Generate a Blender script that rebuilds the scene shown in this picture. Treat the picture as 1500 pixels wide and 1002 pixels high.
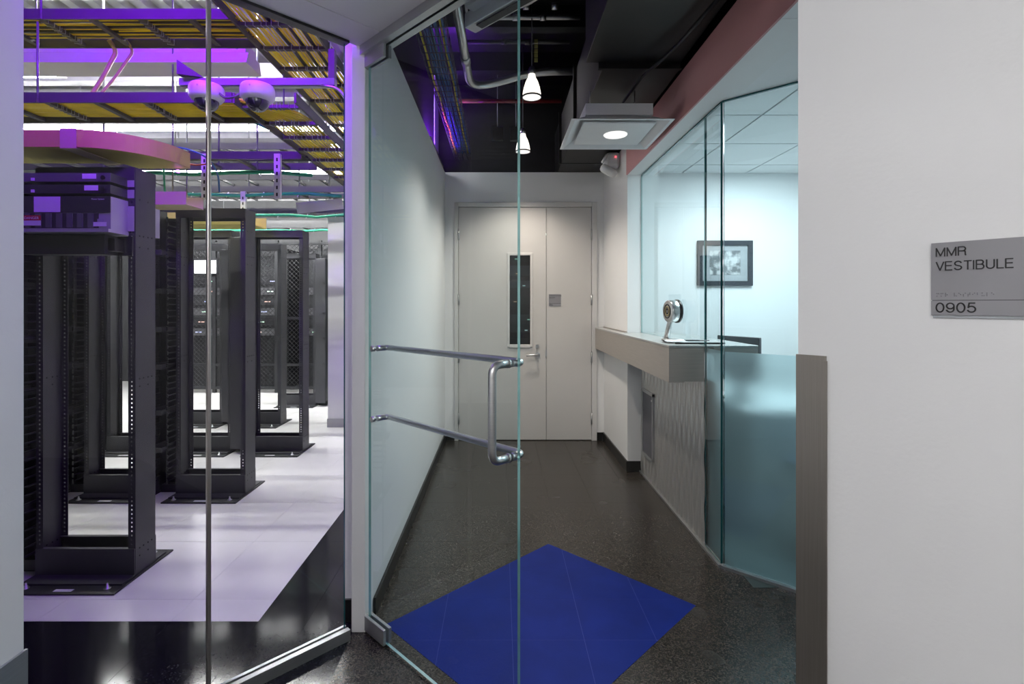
import bpy, math, random
from mathutils import Vector, Matrix

# ------------------------------------------------------------------ scene, camera, world, exposure
for _o in list(bpy.data.objects):
    bpy.data.objects.remove(_o, do_unlink=True)
SC = bpy.context.scene
COL = SC.collection
random.seed(7)
R = math.radians

CAM_H = 1.42
cam_data = bpy.data.cameras.new('camera')
cam_data.sensor_width = 36.0
cam_data.sensor_fit = 'HORIZONTAL'
cam_data.lens = 760.0 / 1500.0 * 36.0
cam_data.shift_x = 17.0 / 1500.0
cam_data.shift_y = -55.0 / 1500.0
cam_data.clip_start = 0.05
cam = bpy.data.objects.new('camera', cam_data)
cam.location = (0, 0, CAM_H)
cam.rotation_euler = (R(90), 0, 0)
COL.objects.link(cam)
SC.camera = cam

world = bpy.data.worlds.new('world')
SC.world = world
world.use_nodes = True
world.node_tree.nodes['Background'].inputs[0].default_value = (0.5, 0.55, 0.65, 1)
world.node_tree.nodes['Background'].inputs[1].default_value = 0.02

SC.view_settings.view_transform = 'Standard'
SC.view_settings.look = 'None'
SC.view_settings.gamma = 1.0
SC.view_settings.use_curve_mapping = False
SC.view_settings.exposure = 0.0
SC.cycles.use_denoising = True
SC.cycles.transparent_max_bounces = 32
SC.cycles.max_bounces = 10
SC.cycles.diffuse_bounces = 5
SC.cycles.sample_clamp_indirect = 6.0
SC.cycles.caustics_reflective = False
SC.cycles.caustics_refractive = False


def area_light(name, loc, size, power, color=(1, 1, 1), rot=(0, 0, 0), spread=180):
    d = bpy.data.lights.new(name, 'AREA')
    d.shape = 'RECTANGLE'
    d.size, d.size_y = size
    d.energy = power
    d.color = color
    d.spread = R(spread)
    o = bpy.data.objects.new(name, d)
    o.location = loc
    o.rotation_euler = rot
    COL.objects.link(o)
    return o


PURPLE = (0.25, 0.006, 1.0)
# ceiling panels behind the camera in the vestibule, and in the reception room
area_light('vestibule_ceiling_light', (-0.30, -0.75, 2.53), (0.5, 1.0), 16, (1.0, 0.98, 0.96))
area_light('reception_ceiling_light', (2.25, 3.7, 2.655), (0.6, 1.2), 60, (0.93, 0.98, 1.0))
# hidden violet light added on the corridor partition, standing in for data room spill
area_light('violet_spill_fill', (-0.610, 4.85, 2.842), (0.04, 0.9), 45, PURPLE, (0, R(160), 0), 150)
# violet wash light along the head of the data room glass
area_light('violet_wash_light', (-1.75, 1.72, 2.98), (1.4, 0.12), 105, PURPLE, (R(108), 0, R(14)), 150)
area_light('violet_wall_fill', (-1.02, 2.10, 2.92), (0.4, 0.1), 20, PURPLE, (R(-28), 0, R(-10)))  # violet fill added without a fixture, tints the near left wall


# ------------------------------------------------------------------ helpers
class MB:
    def __init__(self):
        self.v, self.f, self.mi, self.sm = [], [], [], []

    def add(self, vs, fs, mi=0, smooth=False):
        b = len(self.v)
        self.v += [tuple(p) for p in vs]
        for f in fs:
            self.f.append(tuple(b + i for i in f))
            self.mi.append(mi)
            self.sm.append(smooth)
        return self

    def box(self, x0, x1, y0, y1, z0, z1, mi=0, M=None):
        vs = [Vector((x, y, z)) for z in (z0, z1) for y in (y0, y1) for x in (x0, x1)]
        if M is not None:
            vs = [M @ p for p in vs]
        return self.add(vs, [(0, 2, 3, 1), (4, 5, 7, 6), (0, 1, 5, 4), (2, 6, 7, 3), (0, 4, 6, 2), (1, 3, 7, 5)], mi)

    def prism(self, poly, z0, z1, mi=0):
        n = len(poly)
        a = sum(poly[i][0] * poly[(i + 1) % n][1] - poly[(i + 1) % n][0] * poly[i][1] for i in range(n))
        if a < 0:
            poly = poly[::-1]
        vs = [(x, y, z0) for x, y in poly] + [(x, y, z1) for x, y in poly]
        fs = [tuple(range(n - 1, -1, -1)), tuple(range(n, 2 * n))]
        fs += [(i, (i + 1) % n, n + (i + 1) % n, n + i) for i in range(n)]
        return self.add(vs, fs, mi)

    def tube(self, pts, r, n=8, mi=0, cap=True):
        pts = [Vector(p) for p in pts]
        k = len(pts)
        rs = r if isinstance(r, (list, tuple)) else [r] * k
        vs = []
        up = None
        for i, p in enumerate(pts):
            t = (pts[min(i + 1, k - 1)] - pts[max(i - 1, 0)])
            t = t.normalized() if t.length > 1e-9 else Vector((0, 0, 1))
            if up is None:
                up = Vector((0, 0, 1)) if abs(t.z) < 0.9 else Vector((1, 0, 0))
            a = up - t * up.dot(t)
            if a.length < 1e-6:
                a = Vector((1, 0, 0)) - t * t.x
            a.normalize()
            up = a
            b = t.cross(a)
            for j in range(n):
                q = 2 * math.pi * j / n
                vs.append(p + a * (rs[i] * math.cos(q)) + b * (rs[i] * math.sin(q)))
        fs = []
        for i in range(k - 1):
            for j in range(n):
                fs.append((i * n + j, i * n + (j + 1) % n, (i + 1) * n + (j + 1) % n, (i + 1) * n + j))
        self.add(vs, fs, mi, True)
        if cap:
            b = len(self.v) - k * n
            self.f.append(tuple(b + j for j in range(n - 1, -1, -1)))
            self.f.append(tuple(b + (k - 1) * n + j for j in range(n)))
            self.mi += [mi, mi]
            self.sm += [False, False]
        return self

    def lathe(self, prof, M=None, n=24, mi=0):
        M = M or Matrix()
        vs = []
        for r, h in prof:
            for j in range(n):
                q = 2 * math.pi * j / n
                vs.append(M @ Vector((r * math.cos(q), r * math.sin(q), h)))
        fs = []
        for i in range(len(prof) - 1):
            for j in range(n):
                fs.append((i * n + j, i * n + (j + 1) % n, (i + 1) * n + (j + 1) % n, (i + 1) * n + j))
        return self.add(vs, fs, mi, True)

    def build(self, name, mats, parent=None, world=False, bevel=0, solid=0):
        me = bpy.data.meshes.new(name)
        vs = self.v
        if world and parent is not None:
            inv = root_matrix(parent).inverted()
            vs = [inv @ Vector(p) for p in vs]
        me.from_pydata([tuple(p) for p in vs], [], self.f)
        mats = mats if isinstance(mats, (list, tuple)) else [mats]
        for m in mats:
            me.materials.append(m)
        for p, mi, s in zip(me.polygons, self.mi, self.sm):
            p.material_index = mi
            p.use_smooth = s
        me.update()
        o = bpy.data.objects.new(name, me)
        COL.objects.link(o)
        if parent is not None:
            o.parent = parent
        if bevel:
            md = o.modifiers.new('bevel', 'BEVEL')
            md.width = bevel
            md.segments = 2
            md.limit_method = 'ANGLE'
        if solid:
            md = o.modifiers.new('solid', 'SOLIDIFY')
            md.thickness = solid
            md.offset = 0
        return o


def root_matrix(o):
    while o.parent is not None:
        o = o.parent
    return Matrix.Translation(o.location) @ o.rotation_euler.to_matrix().to_4x4()


def tag(o, label=None, cat=None, group=None, kind=None):
    if label:
        o['label'] = label
    if cat:
        o['category'] = cat
    if group:
        o['group'] = group
    if kind:
        o['kind'] = kind
    return o


def thing(name, loc=(0, 0, 0), rz=0, label=None, cat=None, group=None, kind=None):
    o = bpy.data.objects.new(name, None)
    o.location = loc
    o.rotation_euler = (0, 0, R(rz))
    o.empty_display_size = 0.1
    COL.objects.link(o)
    return tag(o, label, cat, group, kind)


def copy_tree(o, parent=None):
    c = o.copy()
    COL.objects.link(c)
    c.parent = parent
    for ch in [x for x in o.children]:
        copy_tree(ch, c)
    return c


def share(src, name, parent, loc, rot=(0, 0, 0)):
    c = bpy.data.objects.new(name, src.data)
    COL.objects.link(c)
    c.parent = parent
    c.location = loc
    c.rotation_euler = rot
    return c


def text_mesh(name, body, size, mat, parent, loc, rot, extrude=0.0008, align='LEFT', bold=0.0):
    cu = bpy.data.curves.new(name, 'FONT')
    cu.body = body
    cu.size = size
    cu.extrude = extrude
    cu.offset = bold
    cu.align_x = align
    tmp = bpy.data.objects.new('tmp_text', cu)
    COL.objects.link(tmp)
    dg = bpy.context.evaluated_depsgraph_get()
    me = bpy.data.meshes.new_from_object(tmp.evaluated_get(dg))
    bpy.data.objects.remove(tmp, do_unlink=True)
    me.name = name
    me.materials.clear()
    me.materials.append(mat)
    o = bpy.data.objects.new(name, me)
    COL.objects.link(o)
    o.parent = parent
    o.location = loc
    o.rotation_euler = rot
    return o


# ------------------------------------------------------------------ materials
def new_mat(name):
    m = bpy.data.materials.new(name)
    m.use_nodes = True
    nt = m.node_tree
    return m, nt, nt.nodes['Principled BSDF']


def pmat(name, col, rough=0.5, metal=0.0, var=0.06, scale=12.0, bump=0.0, bscale=80.0, spec=0.5, coat=0.0):
    m, nt, p = new_mat(name)
    tc = nt.nodes.new('ShaderNodeTexCoord')
    nz = nt.nodes.new('ShaderNodeTexNoise')
    nz.inputs['Scale'].default_value = scale
    nz.inputs['Detail'].default_value = 4
    nt.links.new(tc.outputs['Object'], nz.inputs['Vector'])
    rp = nt.nodes.new('ShaderNodeValToRGB')
    lo = [max(0, c * (1 - var)) for c in col]
    hi = [min(1, c * (1 + var)) for c in col]
    rp.color_ramp.elements[0].position = 0.3
    rp.color_ramp.elements[1].position = 0.7
    rp.color_ramp.elements[0].color = (*lo, 1)
    rp.color_ramp.elements[1].color = (*hi, 1)
    nt.links.new(nz.outputs['Fac'], rp.inputs['Fac'])
    nt.links.new(rp.outputs['Color'], p.inputs['Base Color'])
    p.inputs['Roughness'].default_value = rough
    p.inputs['Metallic'].default_value = metal
    p.inputs['Specular IOR Level'].default_value = spec
    p.inputs['Coat Weight'].default_value = coat
    if bump:
        n2 = nt.nodes.new('ShaderNodeTexNoise')
        n2.inputs['Scale'].default_value = bscale
        n2.inputs['Detail'].default_value = 6
        nt.links.new(tc.outputs['Object'], n2.inputs['Vector'])
        b = nt.nodes.new('ShaderNodeBump')
        b.inputs['Strength'].default_value = bump
        b.inputs['Distance'].default_value = 0.004
        nt.links.new(n2.outputs['Fac'], b.inputs['Height'])
        nt.links.new(b.outputs['Normal'], p.inputs['Normal'])
    return m


def emis(name, col, strength):
    m, nt, p = new_mat(name)
    p.inputs['Base Color'].default_value = (0.8, 0.8, 0.8, 1)
    p.inputs['Emission Color'].default_value = (*col, 1)
    p.inputs['Emission Strength'].default_value = strength
    return m


def glass_mat(name, tint, refl=1.6):
    """clear sheet glass: tinted straight transmission, mirror reflection by Fresnel on the outward faces"""
    m = bpy.data.materials.new(name)
    m.use_nodes = True
    nt = m.node_tree
    nt.nodes.clear()
    out = nt.nodes.new('ShaderNodeOutputMaterial')
    tr = nt.nodes.new('ShaderNodeBsdfTransparent')
    tr.inputs[0].default_value = (*[math.sqrt(c) for c in tint], 1)
    gl = nt.nodes.new('ShaderNodeBsdfGlossy')
    gl.inputs['Roughness'].default_value = 0.0
    fr = nt.nodes.new('ShaderNodeFresnel')
    fr.inputs['IOR'].default_value = 1.5
    geo = nt.nodes.new('ShaderNodeNewGeometry')
    inv = nt.nodes.new('ShaderNodeMath')
    inv.operation = 'SUBTRACT'
    inv.inputs[0].default_value = 1.0
    nt.links.new(geo.outputs['Backfacing'], inv.inputs[1])
    mul = nt.nodes.new('ShaderNodeMath')
    mul.operation = 'MULTIPLY'
    nt.links.new(fr.outputs[0], mul.inputs[0])
    nt.links.new(inv.outputs[0], mul.inputs[1])
    mul2 = nt.nodes.new('ShaderNodeMath')
    mul2.operation = 'MULTIPLY'
    mul2.use_clamp = True
    mul2.inputs[1].default_value = refl
    nt.links.new(mul.outputs[0], mul2.inputs[0])
    mx = nt.nodes.new('ShaderNodeMixShader')
    nt.links.new(mul2.outputs[0], mx.inputs[0])
    nt.links.new(tr.outputs[0], mx.inputs[1])
    nt.links.new(gl.outputs[0], mx.inputs[2])
    nt.links.new(mx.outputs[0], out.inputs[0])
    return m


def frost_mat(name, tint, rough=0.38):
    m = bpy.data.materials.new(name)
    m.use_nodes = True
    nt = m.node_tree
    nt.nodes.clear()
    out = nt.nodes.new('ShaderNodeOutputMaterial')
    rf = nt.nodes.new('ShaderNodeBsdfRefraction')
    rf.inputs['Color'].default_value = (*tint, 1)
    rf.inputs['Roughness'].default_value = rough
    rf.inputs['IOR'].default_value = 1.12
    tl = nt.nodes.new('ShaderNodeBsdfTranslucent')
    tl.inputs['Color'].default_value = (*tint, 1)
    df = nt.nodes.new('ShaderNodeBsdfDiffuse')
    df.inputs['Color'].default_value = (*[c * 0.8 for c in tint], 1)
    m1 = nt.nodes.new('ShaderNodeMixShader')
    m1.inputs[0].default_value = 0.14
    m2 = nt.nodes.new('ShaderNodeMixShader')
    m2.inputs[0].default_value = 0.05
    nt.links.new(rf.outputs[0], m1.inputs[1])
    nt.links.new(tl.outputs[0], m1.inputs[2])
    nt.links.new(m1.outputs[0], m2.inputs[1])
    nt.links.new(df.outputs[0], m2.inputs[2])
    nt.links.new(m2.outputs[0], out.inputs[0])
    return m


def speckle_mat(name, lo, hi, rough, scale=420, coat=0.0, spec=0.5):
    m, nt, p = new_mat(name)
    tc = nt.nodes.new('ShaderNodeTexCoord')
    geo = nt.nodes.new('ShaderNodeNewGeometry')
    vo = nt.nodes.new('ShaderNodeTexVoronoi')
    vo.inputs['Scale'].default_value = scale
    nt.links.new(geo.outputs['Position'], vo.inputs['Vector'])
    rp = nt.nodes.new('ShaderNodeValToRGB')
    rp.color_ramp.elements[0].position = 0.25
    rp.color_ramp.elements[1].position = 0.95
    rp.color_ramp.elements[0].color = (*lo, 1)
    rp.color_ramp.elements[1].color = (*hi, 1)
    sx = nt.nodes.new('ShaderNodeSeparateColor')
    nt.links.new(vo.outputs['Color'], sx.inputs[0])
    nt.links.new(sx.outputs[0], rp.inputs['Fac'])
    nt.links.new(rp.outputs['Color'], p.inputs['Base Color'])
    nz = nt.nodes.new('ShaderNodeTexNoise')
    nz.inputs['Scale'].default_value = 3.0
    nt.links.new(geo.outputs['Position'], nz.inputs['Vector'])
    mr = nt.nodes.new('ShaderNodeMapRange')
    mr.inputs['To Min'].default_value = rough * 0.95
    mr.inputs['To Max'].default_value = rough * 1.05
    nt.links.new(nz.outputs['Fac'], mr.inputs[0])
    nt.links.new(mr.outputs[0], p.inputs['Roughness'])
    p.inputs['Coat Weight'].default_value = coat
    p.inputs['Specular IOR Level'].default_value = spec
    return m


def brushed_mat(name, col, rough=0.35, metal=1.0, sc=(3, 3, 220)):
    m, nt, p = new_mat(name)
    tc = nt.nodes.new('ShaderNodeTexCoord')
    mp = nt.nodes.new('ShaderNodeMapping')
    mp.inputs['Scale'].default_value = sc
    nt.links.new(tc.outputs['Object'], mp.inputs[0])
    nz = nt.nodes.new('ShaderNodeTexNoise')
    nz.inputs['Scale'].default_value = 2.0
    nz.inputs['Detail'].default_value = 6
    nt.links.new(mp.outputs[0], nz.inputs['Vector'])
    rp = nt.nodes.new('ShaderNodeValToRGB')
    rp.color_ramp.elements[0].color = (*[c * 0.82 for c in col], 1)
    rp.color_ramp.elements[1].color = (*[min(1, c * 1.12) for c in col], 1)
    nt.links.new(nz.outputs['Fac'], rp.inputs[0])
    nt.links.new(rp.outputs[0], p.inputs['Base Color'])
    p.inputs['Metallic'].default_value = metal
    p.inputs['Roughness'].default_value = rough
    return m


M_wall = pmat('painted_wall', (0.76, 0.76, 0.765), 0.55, var=0.02, scale=2, bump=0.12, bscale=90)
M_wallR = pmat('painted_reception_wall', (0.78, 0.79, 0.80), 0.6, var=0.02, scale=2, bump=0.05)
M_pink = pmat('dusty_red_header', (0.54, 0.26, 0.265), 0.55, var=0.04, scale=2, bump=0.08)  # one even dusty red over the whole header face
M_soffit = pmat('ceiling_panel_white', (0.78, 0.785, 0.80), 0.6, var=0.02, scale=3)
M_black = pmat('black_paint', (0.006, 0.006, 0.007), 0.55, var=0.3, scale=6, bump=0.2, bscale=30)
M_duct = pmat('dark_duct_paint', (0.011, 0.010, 0.010), 0.5, var=0.3, scale=5, bump=0.1, bscale=20)
M_base = pmat('black_baseboard', (0.012, 0.012, 0.012), 0.3, var=0.2)
M_stone = speckle_mat('dark_granite_tile', (0.007, 0.0065, 0.006), (0.068, 0.057, 0.047), 0.27, 210)
M_stone2 = speckle_mat('black_polished_tile', (0.003, 0.003, 0.005), (0.016, 0.016, 0.022), 0.10, 210, spec=0.2)
M_grout = pmat('dark_grout', (0.02, 0.02, 0.02), 0.8)
M_blue = pmat('blue_floor_tile', (0.008, 0.024, 0.20), 0.5, var=0.12, scale=5, bump=0.06, bscale=150, spec=0.08)
M_blue2 = pmat('blue_joint', (0.012, 0.035, 0.28), 0.5)
M_wtile = pmat('white_floor_tile', (0.78, 0.78, 0.77), 0.2, var=0.03, scale=6)
M_wgrout = pmat('pale_grout', (0.5, 0.5, 0.52), 0.7)
M_rack = pmat('black_rack_steel', (0.048, 0.049, 0.054), 0.5, 0.25, var=0.12, scale=4)
M_rackd = pmat('dark_rack_steel', (0.018, 0.019, 0.022), 0.45, 0.2, var=0.15)
M_hole = pmat('hole_black', (0.004, 0.004, 0.004), 0.8)
M_tray = pmat('black_ladder_steel', (0.055, 0.055, 0.058), 0.5, 0.0, var=0.1)
M_yel = pmat('yellow_cable', (0.78, 0.66, 0.02), 0.45, var=0.15, scale=8)
M_blkcab = pmat('black_cable', (0.012, 0.012, 0.014), 0.45)
M_green = pmat('green_ground_cable', (0.01, 0.30, 0.16), 0.45, var=0.1)
M_orange = pmat('tan_cable', (0.30, 0.24, 0.10), 0.5)
M_bcab = pmat('blue_cable', (0.03, 0.14, 0.35), 0.5)
M_fduct = pmat('yellow_fiber_duct', (0.52, 0.46, 0.12), 0.6, var=0.04, spec=0.2)
M_fcream = pmat('cream_fiber_duct', (0.52, 0.45, 0.28), 0.6, var=0.04, spec=0.2)
M_galv = brushed_mat('galvanised_steel', (0.55, 0.56, 0.58), 0.38)
M_deck = pmat('steel_deck', (0.36, 0.36, 0.35), 0.45, 0.3, var=0.12, scale=3)
M_white = pmat('white_plastic', (0.75, 0.75, 0.76), 0.35, var=0.02)
M_whitep = pmat('white_painted_metal', (0.66, 0.66, 0.68), 0.4, var=0.02)
M_doorp = pmat('off_white_door_paint', (0.56, 0.545, 0.53), 0.45, var=0.02, scale=2, bump=0.04)
M_framep = pmat('white_door_frame_paint', (0.60, 0.59, 0.58), 0.4, var=0.02)
M_steel = brushed_mat('brushed_stainless', (0.62, 0.62, 0.62), 0.3)
M_alum = brushed_mat('satin_aluminium', (0.50, 0.51, 0.52), 0.38, 0.9)
M_guard = brushed_mat('stainless_guard', (0.33, 0.30, 0.27), 0.36, 0.9, (220, 220, 3))
M_counter = brushed_mat('counter_metal', (0.46, 0.42, 0.38), 0.42, 0.55, (3, 3, 120))
M_ctop = brushed_mat('counter_top', (0.50, 0.50, 0.49), 0.3, 0.5, (60, 3, 3))
M_wave = brushed_mat('embossed_metal_panel', (0.50, 0.49, 0.48), 0.28, 0.55, (3, 60, 60))
M_emit = emis('lamp_tube', (1.0, 0.985, 0.955), 245)
M_bell = emis('lit_lamp_glass', (1.0, 0.90, 0.78), 1.7)
M_disc = emis('lit_lens', (1.0, 0.97, 0.92), 0.9)
M_red = emis('red_indicator', (1.0, 0.05, 0.08), 3.0)
M_vled = emis('violet_led', (0.45, 0.1, 1.0), 9.0)
M_gdoor = glass_mat('door_glass', (0.88, 0.95, 0.97), 0.9)
M_gwall = glass_mat('partition_glass', (0.93, 0.95, 0.96), 0.6)
M_grec = glass_mat('reception_glass', (0.70, 0.88, 0.91), 1.5)
M_gedge = pmat('glass_edge', (0.22, 0.50, 0.50), 0.12, var=0.2, scale=3)
M_gedge.node_tree.nodes['Principled BSDF'].inputs['Transmission Weight'].default_value = 0.4
M_gedged = pmat('dark_glass_edge', (0.02, 0.12, 0.13), 0.12, var=0.2, scale=3)
M_frost = frost_mat('frosted_film', (0.90, 0.985, 1.0), 0.55)
M_signg = brushed_mat('grey_sign_plate', (0.26, 0.255, 0.275), 0.5, 0.15, (3, 3, 3))
M_ink = pmat('black_ink', (0.012, 0.012, 0.014), 0.5)
M_paper = pmat('white_label', (0.75, 0.75, 0.78), 0.6, var=0.02)
M_redlab = pmat('red_label', (0.45, 0.02, 0.02), 0.5)
M_equip = pmat('equipment_dark', (0.035, 0.035, 0.04), 0.35, 0.2)
M_equip2 = pmat('equipment_grey', (0.12, 0.12, 0.13), 0.4, 0.2)
M_equipl = pmat('equipment_side_grey', (0.42, 0.42, 0.44), 0.4, 0.2)
M_equip3 = pmat('strut_grey', (0.16, 0.17, 0.18), 0.45, 0.3)
M_dome = pmat('smoked_dome', (0.02, 0.018, 0.03), 0.05, coat=1.0)
M_frame = pmat('dark_picture_frame', (0.035, 0.040, 0.05), 0.35)
M_mat = pmat('grey_picture_mat', (0.36, 0.38, 0.40), 0.7)
M_chair = pmat('dark_blue_fabric', (0.02, 0.05, 0.10), 0.8)
M_desk = pmat('pale_desk', (0.75, 0.78, 0.80), 0.4)
M_sprk = pmat('dark_red_pipe', (0.20, 0.015, 0.02), 0.4)
M_redwire = pmat('red_wire', (0.5, 0.05, 0.03), 0.5)
M_strap = pmat('yellow_strap', (0.5, 0.45, 0.15), 0.5)


def photo_mat():
    m, nt, p = new_mat('monochrome_print')
    tc = nt.nodes.new('ShaderNodeTexCoord')
    nz = nt.nodes.new('ShaderNodeTexNoise')
    nz.inputs['Scale'].default_value = 14
    nz.inputs['Detail'].default_value = 8
    nt.links.new(tc.outputs['Object'], nz.inputs['Vector'])
    rp = nt.nodes.new('ShaderNodeValToRGB')
    rp.color_ramp.elements[0].position = 0.42
    rp.color_ramp.elements[1].position = 0.58
    rp.color_ramp.elements[0].color = (0.16, 0.17, 0.18, 1)
    rp.color_ramp.elements[1].color = (0.55, 0.56, 0.57, 1)
    nt.links.new(nz.outputs['Fac'], rp.inputs[0])
    nt.links.new(rp.outputs[0], p.inputs['Base Color'])
    return m


M_photo = photo_mat()

# ------------------------------------------------------------------ floors
CEIL = 2.54
S = lambda o, label=None: tag(o, label, kind='structure')

floor = MB().box(-2.8, 3.4, -1.4, 5.42, -0.06, -0.0015).build('floor', M_grout)
S(floor, 'dark granite tile floor of the vestibule and corridor')
T = 0.305
XG, YG = 0.355, 2.498
_tile_cache = {}


def tile(parent, x0, x1, y0, y1, mat, name='tile', z=0.0, th=0.0015, g=0.0007):
    w, d = round(x1 - x0, 3), round(y1 - y0, 3)
    if w < 0.02 or d < 0.02:
        return
    key = (w, d, mat.name)
    if key not in _tile_cache:
        o = MB().box(-w / 2 + g, w / 2 - g, -d / 2 + g, d / 2 - g, -th - 0.01, 0).build(name, mat, parent)
        o.location = ((x0 + x1) / 2, (y0 + y1) / 2, z)
        _tile_cache[key] = o
    else:
        share(_tile_cache[key], name, parent, ((x0 + x1) / 2, (y0 + y1) / 2, z))


def tile_rect(parent, X0, X1, Y0, Y1, xg, yg, t, mat):
    i0, i1 = math.floor((X0 - xg) / t), math.ceil((X1 - xg) / t)
    j0, j1 = math.floor((Y0 - yg) / t), math.ceil((Y1 - yg) / t)
    for i in range(i0, i1):
        for j in range(j0, j1):
            a, b = max(X0, xg + i * t), min(X1, xg + (i + 1) * t)
            c, d = max(Y0, yg + j * t), min(Y1, yg + (j + 1) * t)
            if b > a and d > c:
                tile(parent, a, b, c, d, mat)


WX, WY = -1.085, 2.325          # corner of the white floor
tile_rect(floor, -0.64, 1.27, 1.45, 5.42, XG, YG, T, M_stone)
tile_rect(floor, WX, -0.64, 1.45, 5.42, XG - 4 * T, YG, 2 * T, M_stone2)
tile_rect(floor, 1.27, 1.88, 1.6, 3.0, XG, YG, T, M_stone)
tile_rect(floor, -2.5, WX, 1.45, WY, XG - 4 * T, YG, 2 * T, M_stone2)
tile_rect(floor, WX, 1.27, -1.4, 1.45, XG, YG - 8 * T, 4 * T, M_stone)

floor2 = MB().box(-7.2, WX, WY, 9.6, -0.05, -0.001).build('floor', M_wgrout)
S(floor2, 'glossy white tile floor of the data room')
tile_rect(floor2, -6.0, WX, WY, 8.9, XG - 4 * T, YG, 2 * T, M_wtile)
MB().box(-7.2, -6.0, 1.3, 9.6, -0.04, 0).build('floor', M_wtile).parent = floor2
floor3 = MB().box(WX, -0.70, 5.42, 9.6, -0.05, 0).build('floor', M_stone)
S(floor3, 'dark tile floor strip beyond the corridor wall')

# blue diamond inlay
H = CAM_H
bt = [(0.2 * H, 2.165 * H), (0.6485 * H, 1.722 * H), (0.0895 * H, 1.165 * H), (-0.359 * H, 1.618 * H)]


def clip_poly(poly, x0, x1, y0, y1):
    def cut(p, f, inter):
        out = []
        for i in range(len(p)):
            a, b = p[i], p[(i + 1) % len(p)]
            fa, fb = f(a), f(b)
            if fa >= 0:
                out.append(a)
            if (fa >= 0) != (fb >= 0):
                s = fa / (fa - fb)
                out.append((a[0] + s * (b[0] - a[0]), a[1] + s * (b[1] - a[1])))
        return out
    for f in (lambda p: p[0] - x0, lambda p: x1 - p[0], lambda p: p[1] - y0, lambda p: y1 - p[1]):
        poly = cut(poly, f, None)
        if len(poly) < 3:
            return []
    return poly


mat_blue = thing('floor_inlay', (0.13, 2.36, 0), 0, 'blue diamond-shaped floor inlay set in the dark tile in front of the glass door', 'floor inlay')
MB().prism(bt, 0.0002, 0.0012).build('backing', M_blue2, mat_blue, True)
for i in range(-4, 5):
    for j in range(-6, 5):
        g = 0.0009
        pl = clip_poly(bt, XG + i * T + g, XG + (i + 1) * T - g, YG + j * T + g, YG + (j + 1) * T - g)
        if len(pl) >= 3:
            a = abs(sum(pl[k][0] * pl[(k + 1) % len(pl)][1] - pl[(k + 1) % len(pl)][0] * pl[k][1] for k in range(len(pl)))) / 2
            if a > 2e-4:
                MB().prism(pl, 0.001, 0.0016).build('tile', M_blue, mat_blue, True)

# ------------------------------------------------------------------ walls
CY = 5.42
S(MB().box(-0.70, -0.58, 2.33, CY + 0.12, 0, 2.80).build('wall_left', M_wall), 'long white corridor wall seen through the glass door')
S(MB().box(-0.578, -0.566, 2.36, CY, 0, 0.085).build('baseboard_left', M_base))
S(MB().box(-0.70, -0.647, 2.318, 2.33, 0, 0.10).build('baseboard_end', M_base))
jamb = MB().box(-0.645, -0.585, 2.245, 2.33, 0.0, CEIL).build('trim_1', M_wall, bevel=0.003)
S(jamb, 'white door jamb where glass wall and glass door meet')

wb = MB()
wb.box(-0.58, -0.47, CY, CY + 0.12, 0, 2.80)
wb.box(0.998, 1.25, CY, CY + 0.12, 0, 2.80)
wb.box(-0.47, 0.998, CY, CY + 0.12, 2.48, 2.80)
S(wb.build('wall_back', M_wall), 'white wall around the double door at the corridor end')
S(MB().box(-0.566, -0.47, CY - 0.012, CY, 0, 0.085).build('baseboard_back', M_base))
S(MB().box(0.998, 1.068, CY - 0.012, CY, 0, 0.085).build('baseboard_back', M_base))

S(MB().box(1.08, 1.20, 4.41, CY, 0, 2.80).build('wall_right', M_wall), 'white wall stub between the double door and the reception glass')
bb = MB().box(1.068, 1.08, 4.398, CY - 0.012, 0, 0.09)
bb.box(1.08, 1.20, 4.398, 4.41, 0, 0.09)
S(bb.build('baseboard_right', M_base))
S(MB().box(1.08, 1.25, 2.0, 4.41, 2.52, 2.80).build('wall_header', M_wall))
S(MB().box(1.070, 1.08, 0.6, 4.41, 2.52, 2.795).build('trim_2', M_pink), 'dusty red header above the reception glass')
S(MB().prism([(1.08, 0.5), (1.08, 2.0), (1.25, 2.0), (1.25, 2.80), (2.3, 1.85), (2.3, 0.5)], 2.521, 2.80).build('ceiling', M_soffit), 'pale soffit above the angled reception glass')

# near walls on both sides of the camera
nl = MB().box(-1.56, -1.36, -1.4, 1.48, 0, CEIL).build('wall_near_left', M_wall)
S(nl, 'violet tinged white wall at the left edge')
S(MB().box(-1.36, -1.352, -1.4, 1.485, 0, 0.435).build('trim_3', M_alum), 'metal kick plate on the wall at the left edge')
NR = thing('wall_near_right', (0.66, 1.15, 0), -52.3, kind='structure')
MB().box(0, 2.4, 0, 0.12, 0, CEIL).build('wall_board', M_wall, NR)
g_ = MB()
g_.box(-0.003, 0.057, -0.004, 0.0, 0, 1.31)
g_.box(-0.004, -0.0, 0.0, 0.124, 0, 1.31)
g_.box(0.052, 0.060, -0.007, -0.004, 0, 1.30)
tag(g_.build('corner_guard', M_guard, NR), 'stainless corner guard')
S(MB().box(-1.56, 2.2, -1.52, -1.4, 0, CEIL).build('wall_near_back', M_wall))
S(MB().box(1.95, 2.1, -1.4, 0.1, 0, CEIL).build('wall_near_side', M_wall))

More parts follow.
